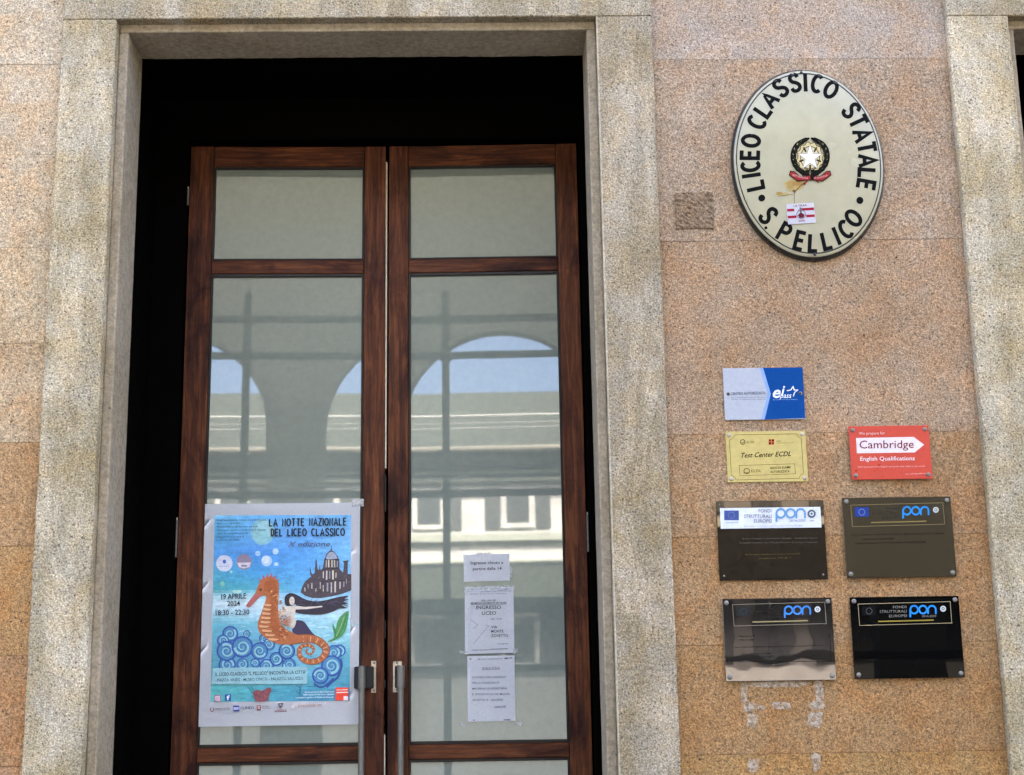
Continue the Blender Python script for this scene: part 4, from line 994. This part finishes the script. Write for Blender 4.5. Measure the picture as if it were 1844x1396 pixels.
def t3(A):
    A.stroke([n3(182, 815), n3(515, 806)], 1.0, '#3a3f50')
    A.text('M.', n3(188, 856), n3(205, 855), 3, '#5b6078', .02); A.text('Ministero dell\'istruzione', n3(250, 856), n3(430, 850), 2.6, '#8a90a4', .01); A.text('MIUR', n3(447, 852), n3(505, 848), 3.2, INK, .02)
    A.text('SCALA SCALE', n3(280, 926), n3(410, 922), 3.6, '#5b6078', .01); A.stroke([n3(280, 930), n3(410, 926)], .5, '#5b6078')
    for i, (s_, xb) in enumerate((('SI AVVISA CHE L\'INGRESSO', 455), ('PER LA CONSEGNA DI', 405), ('MATERIALI DI SEGRETERIA', 464), ('E\' SPOSTATO IN VIA MONTE', 485), ('ZOVETTO, 8 - SALUZZO', 435))):
        A.text(s_, n3(208, 992+i*42), n3(xb, 989+i*42), 3.3, '#5a6078', .004)
    A.text('GRAZIE', n3(372, 1212), n3(456, 1208), 3.3, '#5a6078', .004); A.stroke([n3(440, 1300), n3(488, 1299)], 1.6, '#4a4f60'); A.stroke([n3(212, 1302), n3(226, 1301)], 1.4, '#5a6078')
nA, _ = notice('smallest paper notice on the right door leaf, topmost of the three', 835.5, 917.5, 998, 1048, R(.6), t1, 1.3)
nB, _ = notice('middle paper notice reading Ingresso Liceo on the right door leaf', 837.5, 924.5, 1057.5, 1178, R(-.1), t2, 4.1)
nC, _ = notice('lowest and longest paper notice on the right door leaf', 842.5, 926.5, 1180.5, 1300, R(-.0), t3, 6.7)
# tape strips, children of the notice they hold
def tape(parent, F_, quads):
    inv = MW[parent.name].inverted()
    for q in quads:
        bm = bmesh.new()
        vs = []
        for i, p_ in enumerate(q):
            u, v = F_.uv(*p_, GW_+.006); vs.append(bm.verts.new(inv @ (F_.m @ Vector((u, v, GW_+.0045+.0004*math.sin(i*2))))))
        f = bm.faces.new(vs); f.normal_update()
        if f.normal.z < 0: f.normal_flip()
        bmesh.ops.solidify(bm, geom=bm.faces[:], thickness=.0002)
        obj('tape', bm, M_tape, parent, world=False)
tape(nA, FR, [[(917, 1020), (922, 1021), (922, 1040), (918, 1040)], [(858, 995.5), (884, 994.5), (884, 998), (858, 998.5)]])
tape(nB, FR, [[(835, 1057), (926, 1054), (926, 1062), (836, 1063)], [(827, 1172), (843, 1174), (843, 1179), (829, 1177)], [(924, 1170), (932, 1168), (932, 1176), (924, 1178)]])
tape(nC, FR, [[(829, 1299), (838, 1307), (834, 1309), (827, 1302)], [(923, 1304), (942, 1299), (938, 1309), (936, 1306)]])

# ================================================================== ACROSS THE STREET (seen mirrored in the glass)
MY = 2*DY
def mirror_pt(px, py, y):            # the place whose mirror image in the untilted door glass is seen at (px,py)
    p = px_on(px, py, MY-y); return Vector((p.x, y, p.z))
AY = -8.0
ac = mirror_pt(833, 594, AY); spr = mirror_pt(829, 799, AY).z; AR = ac.z-spr
per = mirror_pt(829+463, 700, AY).x-mirror_pt(829, 700, AY).x
AR = 184*15.64/2688; spr = ac.z-AR
arcade = empty('arcade_building', (ac.x, AY, 0), 'grey green arcade wall of round arches mirrored in the door glass', 'building')
TOPZ = 8.1
for k in range(-9, 10):
    cx = ac.x+k*per; n = 20
    prof = [(cx-per/2, spr)] + [(cx+AR*math.cos(a), spr+AR*math.sin(a)) for a in (math.pi*(1-j/n) for j in range(n+1))] + [(cx+per/2, spr), (cx+per/2, TOPZ), (cx-per/2, TOPZ)]
    bm = bmesh.new()
    fa = [bm.verts.new((x, AY, z)) for x, z in prof]; fb = [bm.verts.new((x, AY-.22, z)) for x, z in prof]
    m_ = len(prof)
    for tri in tessellate_polygon([[Vector((x, z, 0)) for x, z in prof]]):
        bm.faces.new([fa[i] for i in tri]); bm.faces.new([fb[i] for i in reversed(tri)])
    for i in range(m_): bm.faces.new((fa[i], fa[(i+1) % m_], fb[(i+1) % m_], fb[i]))
    bmesh.ops.recalc_face_normals(bm, faces=bm.faces)
    obj('arch', bm, M_plaster, arcade)
    pw = per-2*AR
    obj('pier', nb(cx+per/2-pw/2, cx+per/2+pw/2, AY-.22, AY, 0, spr-.001), M_plaster, arcade)
# steel lattice before the arches
LY = AY+.5
sx = mirror_pt(736, 800, LY).x; sp = mirror_pt(736+228, 800, LY).x-sx
lat = empty('metal_lattice', (sx, LY, 0), 'grey steel bar lattice standing before the arcade, mirrored in the door glass', 'lattice')
zs = [mirror_pt(736, y, LY).z for y in (572, 638, 888, 1205)]
for k in range(-3, 5):
    x = sx+k*sp; bm = nb(x-.038, x+.038, LY-.03, LY+.03, 0, zs[0]+.3, .008); obj('upright_bar', bm, M_lattice, lat)
for z in zs:
    obj('cross_bar', nb(sx-3.5*sp, sx+4.5*sp, LY-.028, LY+.028, z-.036, z+.036, .008), M_lattice, lat)
bm = bmesh.new()
for k in range(-3, 5):
    for z in zs: tube(bm, (sx+k*sp, LY-.034, z), (sx+k*sp, LY+.034, z), .075, 12)
obj('joint_plate', bm, M_lattice, lat)
# opposite house
HY = -24.0
zz = lambda py: mirror_pt(829, py, HY).z
xr = mirror_pt(928, 800, HY).x
def house(name, label, x0, x1, mat, wins, zs_=1036, gf=None, aw=(1085, 1035)):
    h = empty(name, ((x0+x1)/2, HY-4, 0), label, 'building')
    obj('wall', nb(x0, x1, HY-9, HY, zz(zs_), zz(818)), mat, h); obj('ground_floor_wall', nb(x0, x1, HY-9, HY, 0, zz(zs_)-.002), gf or M_grey, h)
    bm = bmesh.new(); e = .6
    v = [bm.verts.new(p) for p in ((x0-.1, HY+e, zz(816)), (x1+.1, HY+e, zz(816)), (x1+.1, HY-4.5, 9.63), (x0-.1, HY-4.5, 9.63), (x0-.1, HY-9.5, zz(816)), (x1+.1, HY-9.5, zz(816)))]
    for f in ((0, 1, 2, 3), (3, 2, 5, 4), (0, 3, 4), (1, 5, 2), (0, 4, 5, 1)): bm.faces.new([v[i] for i in f])
    bmesh.ops.recalc_face_normals(bm, faces=bm.faces); obj('roof', bm, M_slate, h)
    bm = bmesh.new(); tube(bm, (x0, HY+e+.06, zz(818)), (x1, HY+e+.06, zz(818)), .07, 10); obj('gutter', bm, M_alu, h)
    for (a, b, c_, d) in wins:
        if a < x0 or b > x1: continue
        w1 = obj('window', nb(a, b, HY, HY+.06, c_, d, .01), M_white, h)
        for sx0 in (a-.34, b+.02): obj('shutter', nb(sx0, sx0+.32, HY+.002, HY+.05, c_, d, .005), M_grey, w1)
        obj('pane', nb(a+.12, b-.12, HY+.062, HY+.075, c_+.12, d-.12), M_darkw, w1)
    obj('awning', nb(x0, x1, HY+.002, HY+1.2, zz(aw[0]), zz(aw[1])), M_slate if gf is None else M_blackmetal, h)
    for pa, pb in ((975, 962), (868, 862), (1014, 1010), (854, 849)):
        obj('string_course', nb(x0, x1, HY+.002, HY+.14, zz(pa), zz(pb)), M_plaster, h)
    return h
wins = []
for k in range(-8, 9):
    x = xr-1.1-k*1.9; wins.append((x-.36, x+.36, zz(952), zz(880))); wins.append((x-.42, x+.42, zz(1205), zz(1105)))
house('town_house', 'white rendered house across the street mirrored in the door glass', -22, xr, M_white, wins)
house('town_house', 'narrow ochre house beside the white one mirrored at the right door leaf', xr+.01, xr+3.0, M_ochre, [])
house('town_house', 'grey house beyond the ochre one mirrored in the dark wall plates', xr+3.01, 30, M_lgrey, [(a*.62+12.1, b*.62+11.6, c_, d) for a, b, c_, d in wins], 990, M_lgrey, (1075, 992))
# bright line: cable tray along the street side of the arcade
cb = empty('street_cable', (0, -14, 0), 'thin pale cable strung along the street behind the arcade', 'cable')
for py, r_ in ((750, .016), (763, .004), (772, .005)):
    z = mirror_pt(829, py, -14).z; bm = bmesh.new(); tube(bm, (-20, -14, z), (20, -14, z+.05), r_, 8); obj('wire', bm, M_white, cb)
# the roofed beam of the far side of the arcade passage
